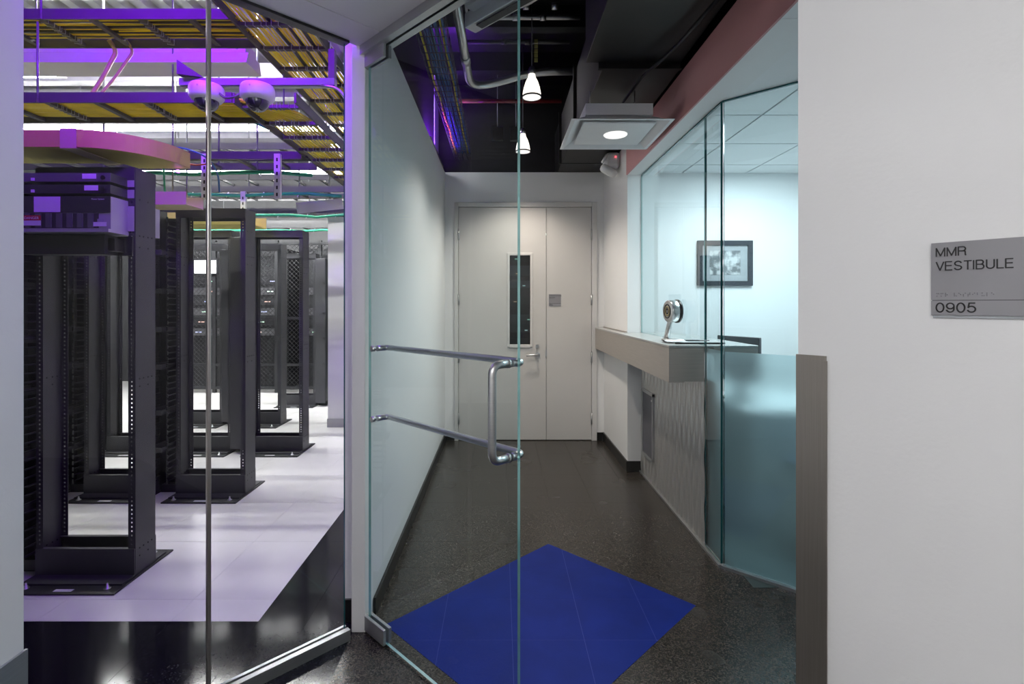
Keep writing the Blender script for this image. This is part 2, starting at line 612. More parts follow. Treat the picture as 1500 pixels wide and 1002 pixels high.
# vestibule ceiling panels (a border along the glass, the rest in panels with open joints)
s2 = math.sqrt(0.5)
cor = Vector((-0.605, 2.265))
dl, dr = Vector((-s2, -s2)), Vector((s2, -s2))
inn = Vector((s2, -s2))   # vestibule side of the left glass line
a0 = cor + Vector((0, 0.0)); a1 = cor + dl * 1.3
ce = MB()
ce.prism([tuple(a0), tuple(a1), tuple(a1 + inn * 0.17), tuple(a0 + inn * 0.17)], CEIL, 2.78)
ceil_v = ce.build('ceiling', M_soffit)
S(ceil_v, 'white ceiling border and panels above the vestibule')
big = [tuple(cor + inn * 0.176 + dl * 0.0), tuple(cor + inn * 0.176 + dl * 1.4), (-1.6, -1.5), (2.0, -1.5), (2.0, 0.0), tuple(cor + dr * 2.4)]
for k, (xa, xb) in enumerate([(-2.2, -1.353), (-1.347, -0.743), (-0.737, -0.133), (-0.127, 0.6), (0.606, 2.2)]):
    pl = clip_poly(big, xa, xb, -2, 3)
    if len(pl) > 2:
        MB().prism(pl, CEIL, 2.60).build('panel', M_soffit, ceil_v)
MB().prism([tuple(cor + inn * 0.02), (-1.6, 1.3), (-1.6, -1.5), (2.0, -1.5), (2.0, 0.0), tuple(cor + dr * 2.4)], 2.602, 2.78).build('backing', M_black, ceil_v)
# fascia closing the void above the glass heads
S(MB().prism([tuple(cor), tuple(cor + dl * 1.35), tuple(cor + dl * 1.35 + inn * 0.04), tuple(cor + inn * 0.04)], 2.78, 3.90).build('wall_fascia', M_black))
S(MB().box(-0.70, -0.64, 2.30, 5.0, 2.80, 3.90).build('wall_light_block', M_black))  # black screen added to keep data room light out of the corridor void

# ------------------------------------------------------------------ glass partition on the left (45 degrees)
win1 = thing('window_1', (-0.655, 2.215, 0), -135, 'frameless glass partition in front of the data room', kind='structure')
L = 1.03


def glass_slab(name, x0, x1, z0, z1, mats, parent, y0=-0.006, y1=0.006):
    mb = MB()
    mb.box(x0, x1, y0, y1, z0, z1)
    mb.mi[0] = mb.mi[1] = 1     # bottom, top
    mb.mi[4] = mb.mi[5] = 1     # ends
    return mb.build(name, mats, parent)


xp = 0.535
glass_slab('pane', 0.012, xp - 0.004, 0.03, CEIL, [M_gwall, M_gedged], win1)
glass_slab('pane', xp + 0.004, L, 0.03, CEIL, [M_gwall, M_gedged], win1)
po = MB()
po.box(xp - 0.0065, xp + 0.0065, -0.011, 0.011, 0.045, CEIL)
po.build('joint_post', brushed_mat('joint_metal', (0.40, 0.37, 0.36), 0.3, 0.9, (200, 200, 2)), win1, bevel=0.003)
ch = MB()
ch.box(0.0, L, 0.006, 0.030, 0, 0.045)
ch.box(0.0, L, -0.020, -0.006, 0, 0.045)
ch.box(0.0, L, -0.006, 0.006, 0, 0.03)
ch.build('floor_channel', M_alum, win1)
MB().box(0.0, L, -0.022, 0.022, CEIL - 0.012, CEIL - 0.001).build('head_channel', M_base, win1)

# ------------------------------------------------------------------ glass door (closed, 45 degrees the other way)
door1 = thing('door_1', (-0.575, 2.26, 0), -45, 'frameless glass door with tubular push bars and pull', kind='structure')
DW = 0.895
glass_slab('pane', 0.012, DW, 0.012, 2.50, [M_gdoor, M_gedge], door1)
for nm, z0, z1 in (('bottom_patch_fitting', 0.008, 0.072), ('top_patch_fitting', 2.445, 2.51)):
    pf = MB()
    pf.box(-0.012, 0.150, -0.020, -0.0065, z0, z1)
    pf.box(-0.012, 0.150, 0.0065, 0.020, z0, z1)
    pf.box(-0.012, 0.010, -0.0065, 0.0065, z0, z1)
    pf.build(nm, M_alum, door1, bevel=0.002)


def bend(pts, r=0.05, n=7):
    pts = [Vector(p) for p in pts]
    out = [pts[0]]
    for i in range(1, len(pts) - 1):
        a, b, c = pts[i - 1], pts[i], pts[i + 1]
        d1, d2 = (a - b), (c - b)
        rr = min(r, d1.length * 0.49, d2.length * 0.49)
        p1, p2 = b + d1.normalized() * rr, b + d2.normalized() * rr
        for k in range(n + 1):
            t = k / n
            out.append(p1 * (1 - t) ** 2 + b * (2 * t * (1 - t)) + p2 * t ** 2)
    out.append(pts[-1])
    return out


ZA, ZB = 1.232, 0.932
XA, XB = 0.060, 0.857
for z in (ZA, ZB):
    hb = MB()
    hb.tube(bend([(XA, 0.006, z), (XA, 0.060, z), (XB, 0.060, z), (XB, 0.006, z)], 0.05), 0.0125, 14)
    bar = hb.build('push_bar', M_steel, door1)
    MB().tube([(XA, -0.022, z), (XA, -0.006, z)], 0.0125, 16).build('end_cap', M_steel, bar)
    MB().tube([(XB, -0.014, z), (XB, -0.0062, z)], 0.0150, 16).build('mount_ring', M_steel, bar)
pl_ = MB()
pl_.tube(bend([(XB, -0.012, ZA), (XB, -0.080, ZA), (XB, -0.080, ZB), (XB, -0.012, ZB)], 0.05), 0.0130, 16)
pl_.build('pull_handle', M_steel, door1)

hd = MB()
hd.box(-0.02, 2.1, -0.035, 0.035, 2.50, 2.56)
S(hd.build('trim_4', M_alum), 'aluminium header above the glass door')
hdo = bpy.data.objects['trim_4']
hdo.location = (-0.575, 2.26, 0)
hdo.rotation_euler = (0, 0, R(-45))
ml = thing('magnetic_lock', (-0.575, 2.26, 0), -45, 'long metal door closer box hung below the header inside the glass door', 'door closer')
MB().box(0.55, 1.25, 0.075, 0.130, 2.445, 2.50).build('housing', M_alum, ml, bevel=0.003)
MB().box(0.60, 1.20, 0.088, 0.117, 2.440, 2.4455).build('slot', M_black, ml)
MB().box(0.60, 1.10, 0.035, 0.076, 2.485, 2.50).build('bracket', M_alum, ml)

# ------------------------------------------------------------------ double door at corridor end
d2 = thing('door_2', (0.27, CY, 0), 0, 'unequal pair of off-white flush doors at the corridor end', kind='structure')
fr = MB()
fr.box(-0.478, -0.438, CY - 0.018, CY + 0.12, 0, 2.485)
fr.box(0.952, 1.006, CY - 0.018, CY + 0.12, 0, 2.485)
fr.box(-0.438, 0.952, CY - 0.018, CY + 0.12, 2.437, 2.485)
fr.build('door_frame', M_framep, d2, True, bevel=0.003)
# left leaf with the slit window opening
lx0, lx1, lz1 = -0.434, 0.476, 2.432
wx0, wx1, wz0, wz1 = 0.093, 0.314, 1.00, 1.935
lf = MB()
ya, yb = CY - 0.004, CY + 0.040
lf.box(lx0, wx0, ya, yb, 0.008, lz1)
lf.box(wx1, lx1, ya, yb, 0.008, lz1)
lf.box(wx0, wx1, ya, yb, 0.008, wz0)
lf.box(wx0, wx1, ya, yb, wz1, lz1)
leaf = lf.build('door_leaf', M_doorp, d2, True)
MB().box(0.481, 0.948, ya, yb, 0.008, lz1).build('door_leaf', M_doorp, d2, True)
vf = MB()
b_ = 0.022
vf.box(wx0 - b_, wx0 + 0.004, ya - 0.014, ya, wz0 - b_, wz1 + b_)
vf.box(wx1 - 0.004, wx1 + b_, ya - 0.014, ya, wz0 - b_, wz1 + b_)
vf.box(wx0, wx1, ya - 0.014, ya, wz0 - b_ - 0.01, wz0 + 0.004)
vf.box(wx0, wx1, ya - 0.014, ya, wz1 - 0.004, wz1 + b_)
vf.build('window_frame', M_framep, leaf, True, bevel=0.004)
MB().box(wx0, wx1, CY + 0.015, CY + 0.021, wz0, wz1).build('window_pane', glass_mat('door_window_glass', (0.45, 0.62, 0.58), 1.6), leaf, True)
lv = MB()
lv.tube([(0.385, ya - 0.010, 0.895), (0.385, ya, 0.895)], 0.030, 18)
lv.tube([(0.385, ya - 0.055, 0.895), (0.385, ya - 0.010, 0.895)], 0.011, 12)
lv.tube(bend([(0.389, ya - 0.053, 0.895), (0.33, ya - 0.055, 0.897), (0.268, ya - 0.050, 0.890)], 0.03), 0.0095, 12)
tag(lv.build('lever_handle', M_steel, leaf, True), 'satin steel lever handle')
kl = MB().tube([(0.385, ya - 0.012, 0.985), (0.385, ya, 0.985)], 0.019, 18)
kl.build('deadbolt', M_steel, leaf, True)
MB().box(0.470, 0.484, ya - 0.003, ya, 0.86, 0.95).build('strike_plate', M_steel, leaf, True)
for hx, par in ((-0.436, leaf), (0.950, d2)):
    for hz in (2.15, 1.47, 0.87, 0.23):
        MB().tube([(hx, ya - 0.012, hz - 0.057), (hx, ya - 0.012, hz + 0.057)], 0.009, 10).build('hinge', M_alum, par, True)

ds = thing('door_sign', (0.57, ya - 0.004, 1.46), 0, 'small grey room sign on the narrow leaf of the double door', 'sign')
MB().box(0.505, 0.632, ya - 0.004, ya, 1.402, 1.527).build('plate', M_signg, ds, True)
MB().box(0.505, 0.632, ya - 0.0046, ya - 0.0038, 1.430, 1.4325).build('rule', M_ink, ds, True)
for body, zz in (('COLOCATION', 1.505), ('ROOM', 1.484), ('0906', 1.409)):
    text_mesh('lettering', body, 0.019, M_ink, ds, (0.510 - 0.57, -0.0006, zz - 1.46), (R(90), 0, 0), 0.0003)

# colocation room glimpsed through the slit window
S(MB().box(-1.5, 1.9, 7.6, 7.7, 0, 2.79).build('wall_colocation', M_black))
S(MB().box(-0.69, 1.6, CY + 0.12, 7.6, -0.05, 0).build('floor', M_stone), 'dark floor beyond the double door')
cab = thing('equipment_cabinet', (0.35, 6.6, 0), 0, 'dark equipment cabinet behind the slit window of the door', 'cabinet')
MB().box(0.02, 0.72, 6.6, 7.3, 0, 2.3).build('body', M_rackd, cab, True)
random.seed(5)
for k in range(7):
    z = 0.85 + k * 0.19 + random.uniform(-0.03, 0.03)
    un = MB().box(0.06, 0.68, 6.585, 6.6, z, z + random.choice([0.05, 0.09, 0.13])).build('unit', M_equip2 if k % 3 else M_equip, cab, True)
    xx = random.uniform(0.14, 0.40)
    MB().box(xx, xx + 0.035, 6.581, 6.585, z + 0.02, z + 0.032).build('indicator', emis('cabinet_led%d' % k, random.choice([(0.6, 1, 0.8), (1, 0.35, 0.1), (0.8, 0.9, 1)]), 0.8), un, True)
MB().box(0.05, 0.65, 6.62, 6.66, 2.301, 2.33).build('tube_light', emis('far_tube', (0.8, 1, 0.9), 5), None)
tl = bpy.data.objects['tube_light']
tl.name = 'strip_light'
tag(tl, 'dim strip light above the cabinet behind the door window', 'light')

# ------------------------------------------------------------------ corridor right side: reception counter
wv = MB()
NY, NZ = 300, 44
Y0, Y1, Z0, Z1 = 3.032, 4.398, 0.016, 0.965
for i in range(NY + 1):
    for j in range(NZ + 1):
        y = Y0 + (Y1 - Y0) * i / NY
        z = Z0 + (Z1 - Z0) * j / NZ
        d = 0.0050 * (0.6 * math.cos(2 * math.pi * y / 0.044) + 0.8 * math.cos(math.pi * y / 0.044) * math.sin(2 * math.pi * z / 0.30))
        wv.v.append((1.196 - d, y, z))
for i in range(NY):
    for j in range(NZ):
        a = i * (NZ + 1) + j
        wv.f.append((a, a + 1, a + NZ + 2, a + NZ + 1))
        wv.mi.append(0)
        wv.sm.append(True)
wall_rec = MB().box(1.203, 1.26, 3.032, 4.41, 0, 0.965).build('wall_counter', M_rackd)
S(wall_rec, 'embossed metal apron wall below the reception counter')
wp = wv.build('embossed_panel', M_wave, wall_rec)
# recessed hatch in the panel
hatch = thing('wall_hatch', (1.19, 4.17, 0.2), 0, 'small dark framed access hatch in the embossed panel below the counter', 'hatch')
hm = MB()
hm.box(1.180, 1.200, 4.03, 4.045, 0.20, 0.72)
hm.box(1.180, 1.200, 4.315, 4.33, 0.20, 0.72)
hm.box(1.180, 1.200, 4.03, 4.33, 0.70, 0.725)
hm.box(1.180, 1.200, 4.03, 4.33, 0.19, 0.205)
hm.build('frame', M_alum, hatch, True)
MB().box(1.186, 1.200, 4.045, 4.315, 0.205, 0.70).build('door', pmat('hatch_grey', (0.10, 0.10, 0.12), 0.5), hatch, True)
MB().tube([(1.180, 4.06, 0.665), (1.187, 4.06, 0.665)], 0.008, 10).build('latch', M_steel, hatch, True)
S(MB().box(1.176, 1.206, 2.80, 4.398, 0, 0.014).build('trim_5', M_alum))

ct = thing('reception_counter', (1.2, 3.9, 0.96), 0, 'metal clad reception counter ledge running along the right wall', 'counter')
cb = MB()
cb.box(0.988, 1.078, 3.04, CY - 0.014, 0.962, 1.166)
cb.box(1.078, 1.196, 3.04, 4.396, 0.968, 1.166)
cb.build('apron', M_counter, ct, True)
tp = MB()
tp.prism([(0.986, 3.036), (1.51, 3.036), (1.51, 4.395), (1.079, 4.395), (1.079, CY - 0.014), (0.986, CY - 0.014)], 1.167, 1.180)
tp.build('counter_top', M_ctop, ct, True, bevel=0.002)
MB().box(1.25, 1.51, 3.04, 4.395, 1.128, 1.166).build('inner_edge', M_counter, ct, True)
MB().box(1.070, 1.0785, 4.41, CY - 0.016, 1.181, 1.190).build('back_lip', M_counter, ct, True)

tray = thing('deal_tray', (1.16, 3.35, 1.181), 0, 'shallow pass-through deal tray with dark rims under the reception glass', 'tray')
tr_ = MB()
tr_.box(1.06, 1.36, 3.14, 3.152, 1.181, 1.189)
tr_.build('rim', M_ink, tray, True)
MB().box(1.06, 1.36, 3.375, 3.387, 1.181, 1.189).build('rim', M_ink, tray, True)
MB().box(1.07, 1.35, 3.152, 3.375, 1.1805, 1.183).build('tray_bed', M_steel, tray, True)
pap = MB()
pap.add([(1.03, 3.20, 1.1895), (1.15, 3.18, 1.1895), (1.15, 3.33, 1.190), (1.03, 3.35, 1.190), (1.03, 3.28, 1.196), (1.15, 3.26, 1.200)],
        [(0, 1, 5, 4), (4, 5, 2, 3)])
tag(pap.build('paper_sheet', M_paper, solid=0.0008), 'loose white paper lying on the deal tray at the counter', 'paper')

mic = thing('talk_through_speaker', (1.15, 3.47, 1.18), 0, 'round steel talk-through speaker on an arm standing on the counter', 'intercom')
MB().lathe([(0, 1.1815), (0.075, 1.1815), (0.075, 1.190), (0.066, 1.193), (0, 1.193)], Matrix.Translation((1.155, 3.47, 0)), 24).build('base', M_steel, mic, True)
ar = MB()
ar.tube([(1.120, 3.50, 1.190), (1.135, 3.47, 1.31), (1.137, 3.46, 1.36)], [0.020, 0.017, 0.017], 8)
ar.build('arm', M_steel, mic, True)
Mx = Matrix.Translation((1.135, 3.44, 1.375)) @ Matrix.Rotation(R(8), 4, 'Z') @ Matrix.Rotation(R(-90), 4, 'Y')
hdm = MB().lathe([(0, -0.030), (0.070, -0.030), (0.074, -0.022), (0.074, 0.022), (0.070, 0.028), (0.052, 0.030), (0, 0.030)], Mx, 32)
spk = hdm.build('speaker_head', M_steel, mic, True)
for k, r_ in enumerate((0.048, 0.034, 0.020)):
    MB().lathe([(r_, 0.0302), (r_, 0.033), (r_ - 0.008, 0.033), (r_ - 0.008, 0.0302)], Mx, 28).build('grille_ring', M_rackd if k % 2 == 0 else M_orange, spk, True)
MB().lathe([(0.058, -0.044), (0.078, -0.044), (0.078, -0.030), (0.058, -0.030)], Mx, 32).build('rear_gasket', M_base, spk, True)

# reception glass
win2 = thing('window_2', (1.2, 4.405, 0), -90, 'clear reception glass above the counter', kind='structure')
glass_slab('pane', 0.0, 1.365, 1.182, 2.52, [M_grec, M_gedge], win2)
win3 = thing('window_3', (1.2, 3.036, 0), -90, 'narrow full height glass return beside the counter, frosted below', kind='structure')
glass_slab('pane', 0.004, 0.222, 0.015, 2.52, [M_grec, M_gedged], win3)
MB().box(0.004, 0.218, 0.0075, 0.0095, 0.016, 1.165).build('frosted_film', M_frost, win3)
win4 = thing('window_4', (1.2, 2.805, 0), -42.3, 'angled glass screen, frosted on its lower half', kind='structure')
glass_slab('pane', 0.008, 1.15, 0.015, 2.52, [M_grec, M_gedged], win4)
MB().box(0.010, 1.14, 0.0075, 0.0095, 0.016, 1.165).build('frosted_film', M_frost, win4)
MB().box(0.0, 1.15, -0.020, 0.015, 0, 0.016).build('floor_channel', M_alum, win4)
MB().box(0.0, 1.15, -0.006, 0.006, 2.512, 2.5205).build('head_gasket', M_gedged, win4)
MB().box(0.425, 0.455, -0.018, 0.018, 2.485, 2.5205).build('glass_clip', M_alum, win4)
S(MB().box(1.194, 1.206, 2.81, 4.405, 2.512, 2.5195).build('trim_6', M_gedged))

# reception room shell
S(MB().box(1.2, 3.4, 4.95, 5.05, 0, 2.8).build('wall_reception_back', M_wallR), 'pale reception room wall carrying the framed picture')
S(MB().box(1.2, 1.34, 4.41, 4.95, 0, 2.8).build('wall_reception_left', M_wallR))
S(MB().box(3.3, 3.4, 1.2, 4.95, 0, 2.8).build('wall_reception_right', M_wallR))
S(MB().box(1.7, 3.3, 1.2, 1.3, 0, 2.8).build('wall_reception_near', M_wallR))
S(MB().box(1.27, 3.3, 2.6, 4.95, -0.01, 0.002).build('floor', pmat('dark_teal_carpet', (0.05, 0.08, 0.085), 0.9)), 'dark carpet floor of the reception room')
rc = MB().prism([(1.26, 4.95), (3.3, 4.95), (3.3, 1.3), (1.9, 2.2), (1.26, 2.83)], 2.70, 2.80).build('ceiling', M_base)
S(rc, 'reception room ceiling of pale acoustic tiles')
rpoly = [(1.26, 4.95), (3.3, 4.95), (3.3, 1.5), (2.3, 1.87), (1.26, 2.83)]
for i in range(5):
    for j in range(7):
        x0, y0 = 1.12 + i * 0.61, 0.99 + j * 0.61
        pl = clip_poly(rpoly, x0 + 0.007, x0 + 0.603, y0 + 0.007, y0 + 0.603)
        if len(pl) > 2:
            MB().prism(pl, 2.672, 2.70).build('tile', M_wallR, rc)
gr = MB().prism(rpoly, 2.680, 2.70).build('grid', pmat('ceiling_grid_grey', (0.35, 0.36, 0.37), 0.5), rc)

pic = thing('framed_picture', (2.12, 4.95, 1.83), 0, 'dark framed black and white photograph on the reception wall', 'picture')
px0, px1, pz0, pz1 = 1.875, 2.397, 1.598, 2.027
fm = MB()
w_ = 0.045
fm.box(px0, px1, 4.922, 4.948, pz0, pz0 + w_)
fm.box(px0, px1, 4.922, 4.948, pz1 - w_, pz1)
fm.box(px0, px0 + w_, 4.922, 4.948, pz0 + w_, pz1 - w_)
fm.box(px1 - w_, px1, 4.922, 4.948, pz0 + w_, pz1 - w_)
fm.build('frame', M_frame, pic, True)
MB().box(px0 + w_, px1 - w_, 4.936, 4.944, pz0 + w_, pz1 - w_).build('picture_mat', M_mat, pic, True)
MB().box(px0 + 0.115, px1 - 0.115, 4.933, 4.937, pz0 + 0.105, pz1 - 0.095).build('print', M_photo, pic, True)

desk = thing('reception_desk', (2.1, 3.5, 0), 0, 'pale reception desk blurred behind the frosted glass', 'desk')
MB().box(1.55, 2.9, 3.25, 4.0, 0.72, 0.75).build('desk_top', M_white, desk, True)
MB().box(1.58, 2.87, 3.27, 3.30, 0.05, 0.72).build('modesty_panel', M_desk, desk, True)
MB().box(1.58, 1.61, 3.30, 3.97, 0.002, 0.72).build('leg_panel', M_desk, desk, True)
MB().box(2.84, 2.87, 3.30, 3.97, 0.002, 0.72).build('leg_panel', M_desk, desk, True)
och = thing('office_chair', (1.95, 2.95, 0), 20, 'dark office chair blurred behind the frosted glass', 'chair')
MB().box(-0.23, 0.23, -0.22, 0.24, 0.44, 0.52).build('seat', M_chair, och, bevel=0.03)
MB().box(-0.21, 0.21, -0.30, -0.24, 0.56, 1.0).build('backrest', M_chair, och, bevel=0.03)
MB().box(-0.03, 0.03, -0.29, -0.24, 0.44, 0.60).build('back_post', M_base, och)
MB().tube([(0, 0, 0.09), (0, 0, 0.44)], 0.03, 12).build('gas_post', M_base, och)
for k in range(5):
    q = k * 2 * math.pi / 5
    lg = MB().tube([(0, 0, 0.10), (0.28 * math.cos(q), 0.28 * math.sin(q), 0.07)], [0.025, 0.015], 8).build('leg', M_base, och)
    MB().tube([(0.28 * math.cos(q) - 0.012, 0.28 * math.sin(q), 0.032), (0.28 * math.cos(q) + 0.012, 0.28 * math.sin(q), 0.032)], 0.03, 12).build('caster', M_base, lg)
mon = thing('computer_monitor', (1.68, 3.66, 0.75), -62, 'thin computer monitor standing on the reception desk', 'monitor')
MB().box(-0.17, 0.17, -0.012, 0.012, 0.13, 0.445).build('screen', M_equip2, mon, bevel=0.004)
MB().box(-0.03, 0.03, 0.013, 0.035, 0.012, 0.30).build('stand', M_equip, mon)
MB().box(-0.12, 0.12, -0.06, 0.10, 0.001, 0.012).build('foot', M_equip, mon)

# ------------------------------------------------------------------ wall sign near the camera
sg = thing('room_sign', (0.66, 1.15, 0), -52.3, 'grey plate sign reading MMR VESTIBULE 0905 on the white wall at the right edge', 'sign')
sx0, sz0, sz1 = 0.234, 1.4005, 1.533
MB().box(sx0, sx0 + 0.16, -0.0065, 0.0, sz0 + 0.0275, sz1).build('upper_plate', M_signg, sg)
MB().box(sx0, sx0 + 0.16, -0.0065, 0.0, sz0, sz0 + 0.0265).build('number_plate', M_signg, sg)
MB().box(sx0 + 0.001, sx0 + 0.16, -0.0055, 0.0, sz0 + 0.026, sz0 + 0.028).build('rule', M_ink, sg)
MB().box(sx0 + 0.002, sx0 + 0.159, -0.004, 0.0, sz0 - 0.005, sz0 - 0.0002).build('backing_edge', M_mat, sg)
def arc(cx, cy, rx, ry, a0, a1, n=10):
    return [(cx + rx * math.cos(R(a0 + (a1 - a0) * k / n)), cy + ry * math.sin(R(a0 + (a1 - a0) * k / n))) for k in range(n + 1)]


GLYPH = {   # (advance, strokes) in cap heights
    'M': (1.0, [[(0, 0), (0, 1), (0.40, 0.06), (0.80, 1), (0.80, 0)]]),
    'R': (0.88, [[(0, 0), (0, 1)] + [(0.40, 1)] + arc(0.40, 0.76, 0.24, 0.24, 90, -90) + [(0, 0.52)], [(0.40, 0.52)] + arc(0.46, 0.38, 0.16, 0.14, 90, 0, 5) + [(0.63, 0.10), (0.67, 0)]]),
    'V': (0.84, [[(0, 1), (0.35, 0), (0.70, 1)]]),
    'E': (0.80, [[(0.60, 0), (0, 0), (0, 1), (0.58, 1)], [(0, 0.53), (0.54, 0.53)]]),
    'S': (0.86, [arc(0.33, 0.74, 0.29, 0.26, 15, 180, 9) + arc(0.33, 0.74, 0.29, 0.23, 180, 255, 4) + [(0.40, 0.47)] + arc(0.34, 0.25, 0.30, 0.22, 75, 0, 4) + arc(0.33, 0.25, 0.31, 0.25, 0, -165, 9)]),
    'T': (0.78, [[(0, 1), (0.64, 1)], [(0.32, 1), (0.32, 0)]]),
    'I': (0.24, [[(0.03, 0), (0.03, 1)]]),
    'B': (0.86, [[(0, 0), (0, 1), (0.38, 1)] + arc(0.38, 0.765, 0.22, 0.235, 90, -90) + [(0, 0.53)], [(0.38, 0.53)] + arc(0.40, 0.265, 0.25, 0.265, 90, -90) + [(0, 0)]]),
    'U': (0.86, [[(0, 1), (0, 0.32)] + arc(0.32, 0.30, 0.32, 0.30, 180, 360, 12) + [(0.64, 1)]]),
    'L': (0.68, [[(0, 1), (0, 0), (0.52, 0)]]),
    '0': (0.80, [arc(0.30, 0.5, 0.30, 0.5, 0, 360, 24)]),
    '9': (0.80, [arc(0.30, 0.68, 0.29, 0.31, 0, 360, 20), [(0.59, 0.68), (0.59, 0.45)] + arc(0.29, 0.34, 0.30, 0.34, 15, -160, 10)]),
    '5': (0.80, [[(0.55, 1), (0.12, 1), (0.05, 0.50)] + arc(0.29, 0.33, 0.30, 0.32, 130, -160, 16)]),
}


def stroke_text(body, x0, z0, cap, parent, w=0.138, xs=1.0):
    mb = MB()
    x = x0
    hw = w * cap / 2
    for c in body:
        adv, strokes = GLYPH[c]
        for st_ in strokes:
            P = [Vector((x + px * cap * xs, 0, z0 + pz * cap)) for px, pz in st_]
            for a, b in zip(P, P[1:]):
                d = (b - a)
                if d.length < 1e-7:
                    continue
                d.normalize()
                n_ = Vector((-d.z, 0, d.x)) * hw
                e = d * hw * 0.55
                q = [a - e + n_, b + e + n_, b + e - n_, a - e - n_]
                f = [Vector((p.x, -0.0074, p.z)) for p in q] + [Vector((p.x, -0.0064, p.z)) for p in q]
                mb.add(f, [(3, 2, 1, 0), (4, 5, 6, 7), (0, 1, 5, 4), (1, 2, 6, 5), (2, 3, 7, 6), (3, 0, 4, 7)])
        x += adv * cap * xs + cap * 0.03
    return tag(mb.build('lettering', M_ink, parent), kind='stuff') if False else mb.build('lettering', M_ink, parent)


stroke_text('MMR', sx0 + 0.0075, 1.5080, 0.0150, sg)
stroke_text('VESTIBULE', sx0 + 0.0075, 1.4825, 0.0150, sg)
stroke_text('0905', sx0 + 0.0075, 1.4062, 0.0162, sg, xs=1.08)
br = MB()
random.seed(3)
cells = [[1, 3, 4], [1, 3, 4], [1, 2, 3, 5], None, [1, 2, 3, 6], [1, 5], [2, 3, 4], [2, 3, 4, 5], [2, 4], [1, 2], [1, 3, 6], [1, 2, 3], [1, 5]]
for k, c in enumerate(cells):
    if not c:
        continue
    for d in c:
        cx = sx0 + 0.008 + k * 0.0062 + (0.0024 if d > 3 else 0)
        cz = 1.4400 - ((d - 1) % 3) * 0.0024
        br.lathe([(0.0008, 0), (0.0006, 0.0005), (0.0001, 0.0007)], Matrix.Translation((cx, -0.0065, cz)) @ Matrix.Rotation(R(90), 4, 'X'), 6)
tag(br.build('braille_dots', M_equip2, sg), kind='stuff')

# ------------------------------------------------------------------ corridor ceiling void
S(MB().box(-0.70, 1.6, 0.9, 8.2, 3.90, 3.98).build('ceiling', M_black), 'black painted open ceiling over the corridor')
S(MB().box(-0.70, 1.6, CY + 0.45, CY + 0.55, 2.805, 3.90).build('wall_bulkhead', M_black))
S(MB().box(1.25, 1.35, 0.9, CY + 0.45, 2.805, 3.90).build('wall_void_right', M_black))
for k, y in enumerate((2.6, 3.4, 4.3, 5.1)):
    S(MB().box(-0.70, 1.25, y, y + 0.10, 3.72, 3.90).build('trim_joist', M_black))

dk = thing('air_duct', (0.8, 4.0, 2.8), 0, 'black painted rectangular air duct running above the corridor', 'duct')
MB().box(0.60, 1.06, 3.05, CY + 0.3, 2.805, 3.29).build('body', M_duct, dk, True, bevel=0.004)
MB().box(0.50, 1.06, 1.5, 3.05, 2.84, 3.36).build('wide_section', M_duct, dk, True, bevel=0.004)
for y in (3.05, 4.1, 5.1):
    fl = MB()
    fl.box(0.575, 1.065, y - 0.012, y + 0.012, 2.801, 2.8045)
    fl.box(0.575, 0.5995, y - 0.012, y + 0.012, 2.805, 3.31)
    fl.build('flange', M_duct, dk, True)
fc = MB().tube([(0.98, 2.2, 2.78), (0.93, 2.7, 2.775), (0.85, 3.1, 2.78), (0.82, 3.45, 2.77), (0.80, 3.5, 2.70)], 0.010, 8)
tag(fc.build('flexible_conduit', M_blkcab), 'thin black flexible conduit curving under the air duct', 'conduit')

pp = MB().tube(bend([(-0.27, 2.3, 3.20), (-0.245, 4.28, 3.19), (0.28, 4.25, 3.325), (0.598, 4.25, 3.33)], 0.24, 10), 0.031, 16)
cond = thing('steel_conduit', (-0.25, 3.0, 3.2), 0, 'thick galvanised conduit bending across the corridor ceiling', 'conduit')
pp.build('pipe', M_galv, cond, True)
for p in ((-0.252, 3.75, 3.192),):
    MB().tube([(p[0] - .001, p[1] - 0.05, p[2]), (p[0] + .001, p[1] + 0.05, p[2])], 0.036, 16).build('coupling', M_galv, cond, True)
MB().tube([(-0.205, 2.5, 3.2), (-0.205, 3.2, 3.2)], 0.008, 8).build('clamp_rod', M_galv, cond, True)
for i, (y, z, x0, x1, lab) in enumerate((
        (3.62, 3.50, -0.15, 0.48, 'thin galvanised pipe nearest the glass door crossing the corridor ceiling'),
        (3.76, 3.50, -0.22, 0.58, 'galvanised pipe with couplings crossing the corridor ceiling'),
        (4.35, 3.62, -0.30, 0.58, 'thin dark pipe high above the nearer pendant lamp'))):
    o = thing('ceiling_pipe', ((x0 + x1) / 2, y, z), 0, lab, 'pipe', 'pipes across the corridor ceiling')
    MB().tube(bend([(x0, y, z), ((x0 + x1) / 2, y, z), (x1 - 0.2, y - (0.10 if i == 0 else 0), z + (0.03 if i == 0 else 0)), (x1, y - (0.10 if i == 0 else 0), z + (0.03 if i == 0 else 0))], 0.1), 0.017, 10).build('pipe', M_galv if i < 2 else M_tray, o, True)
    for xc in (x0 + 0.33, x0 + 0.53):
        MB().tube([(xc - 0.022, y, z), (xc + 0.022, y, z)], 0.023, 10).build('coupling', M_galv if i < 2 else M_tray, o, True)
tag(MB().tube([(-0.4, 5.0, 3.38), (0.59, 5.0, 3.38)], 0.02, 10).build('sprinkler_pipe', M_sprk), 'dark red sprinkler pipe above the farther pendant lamp', 'pipe')
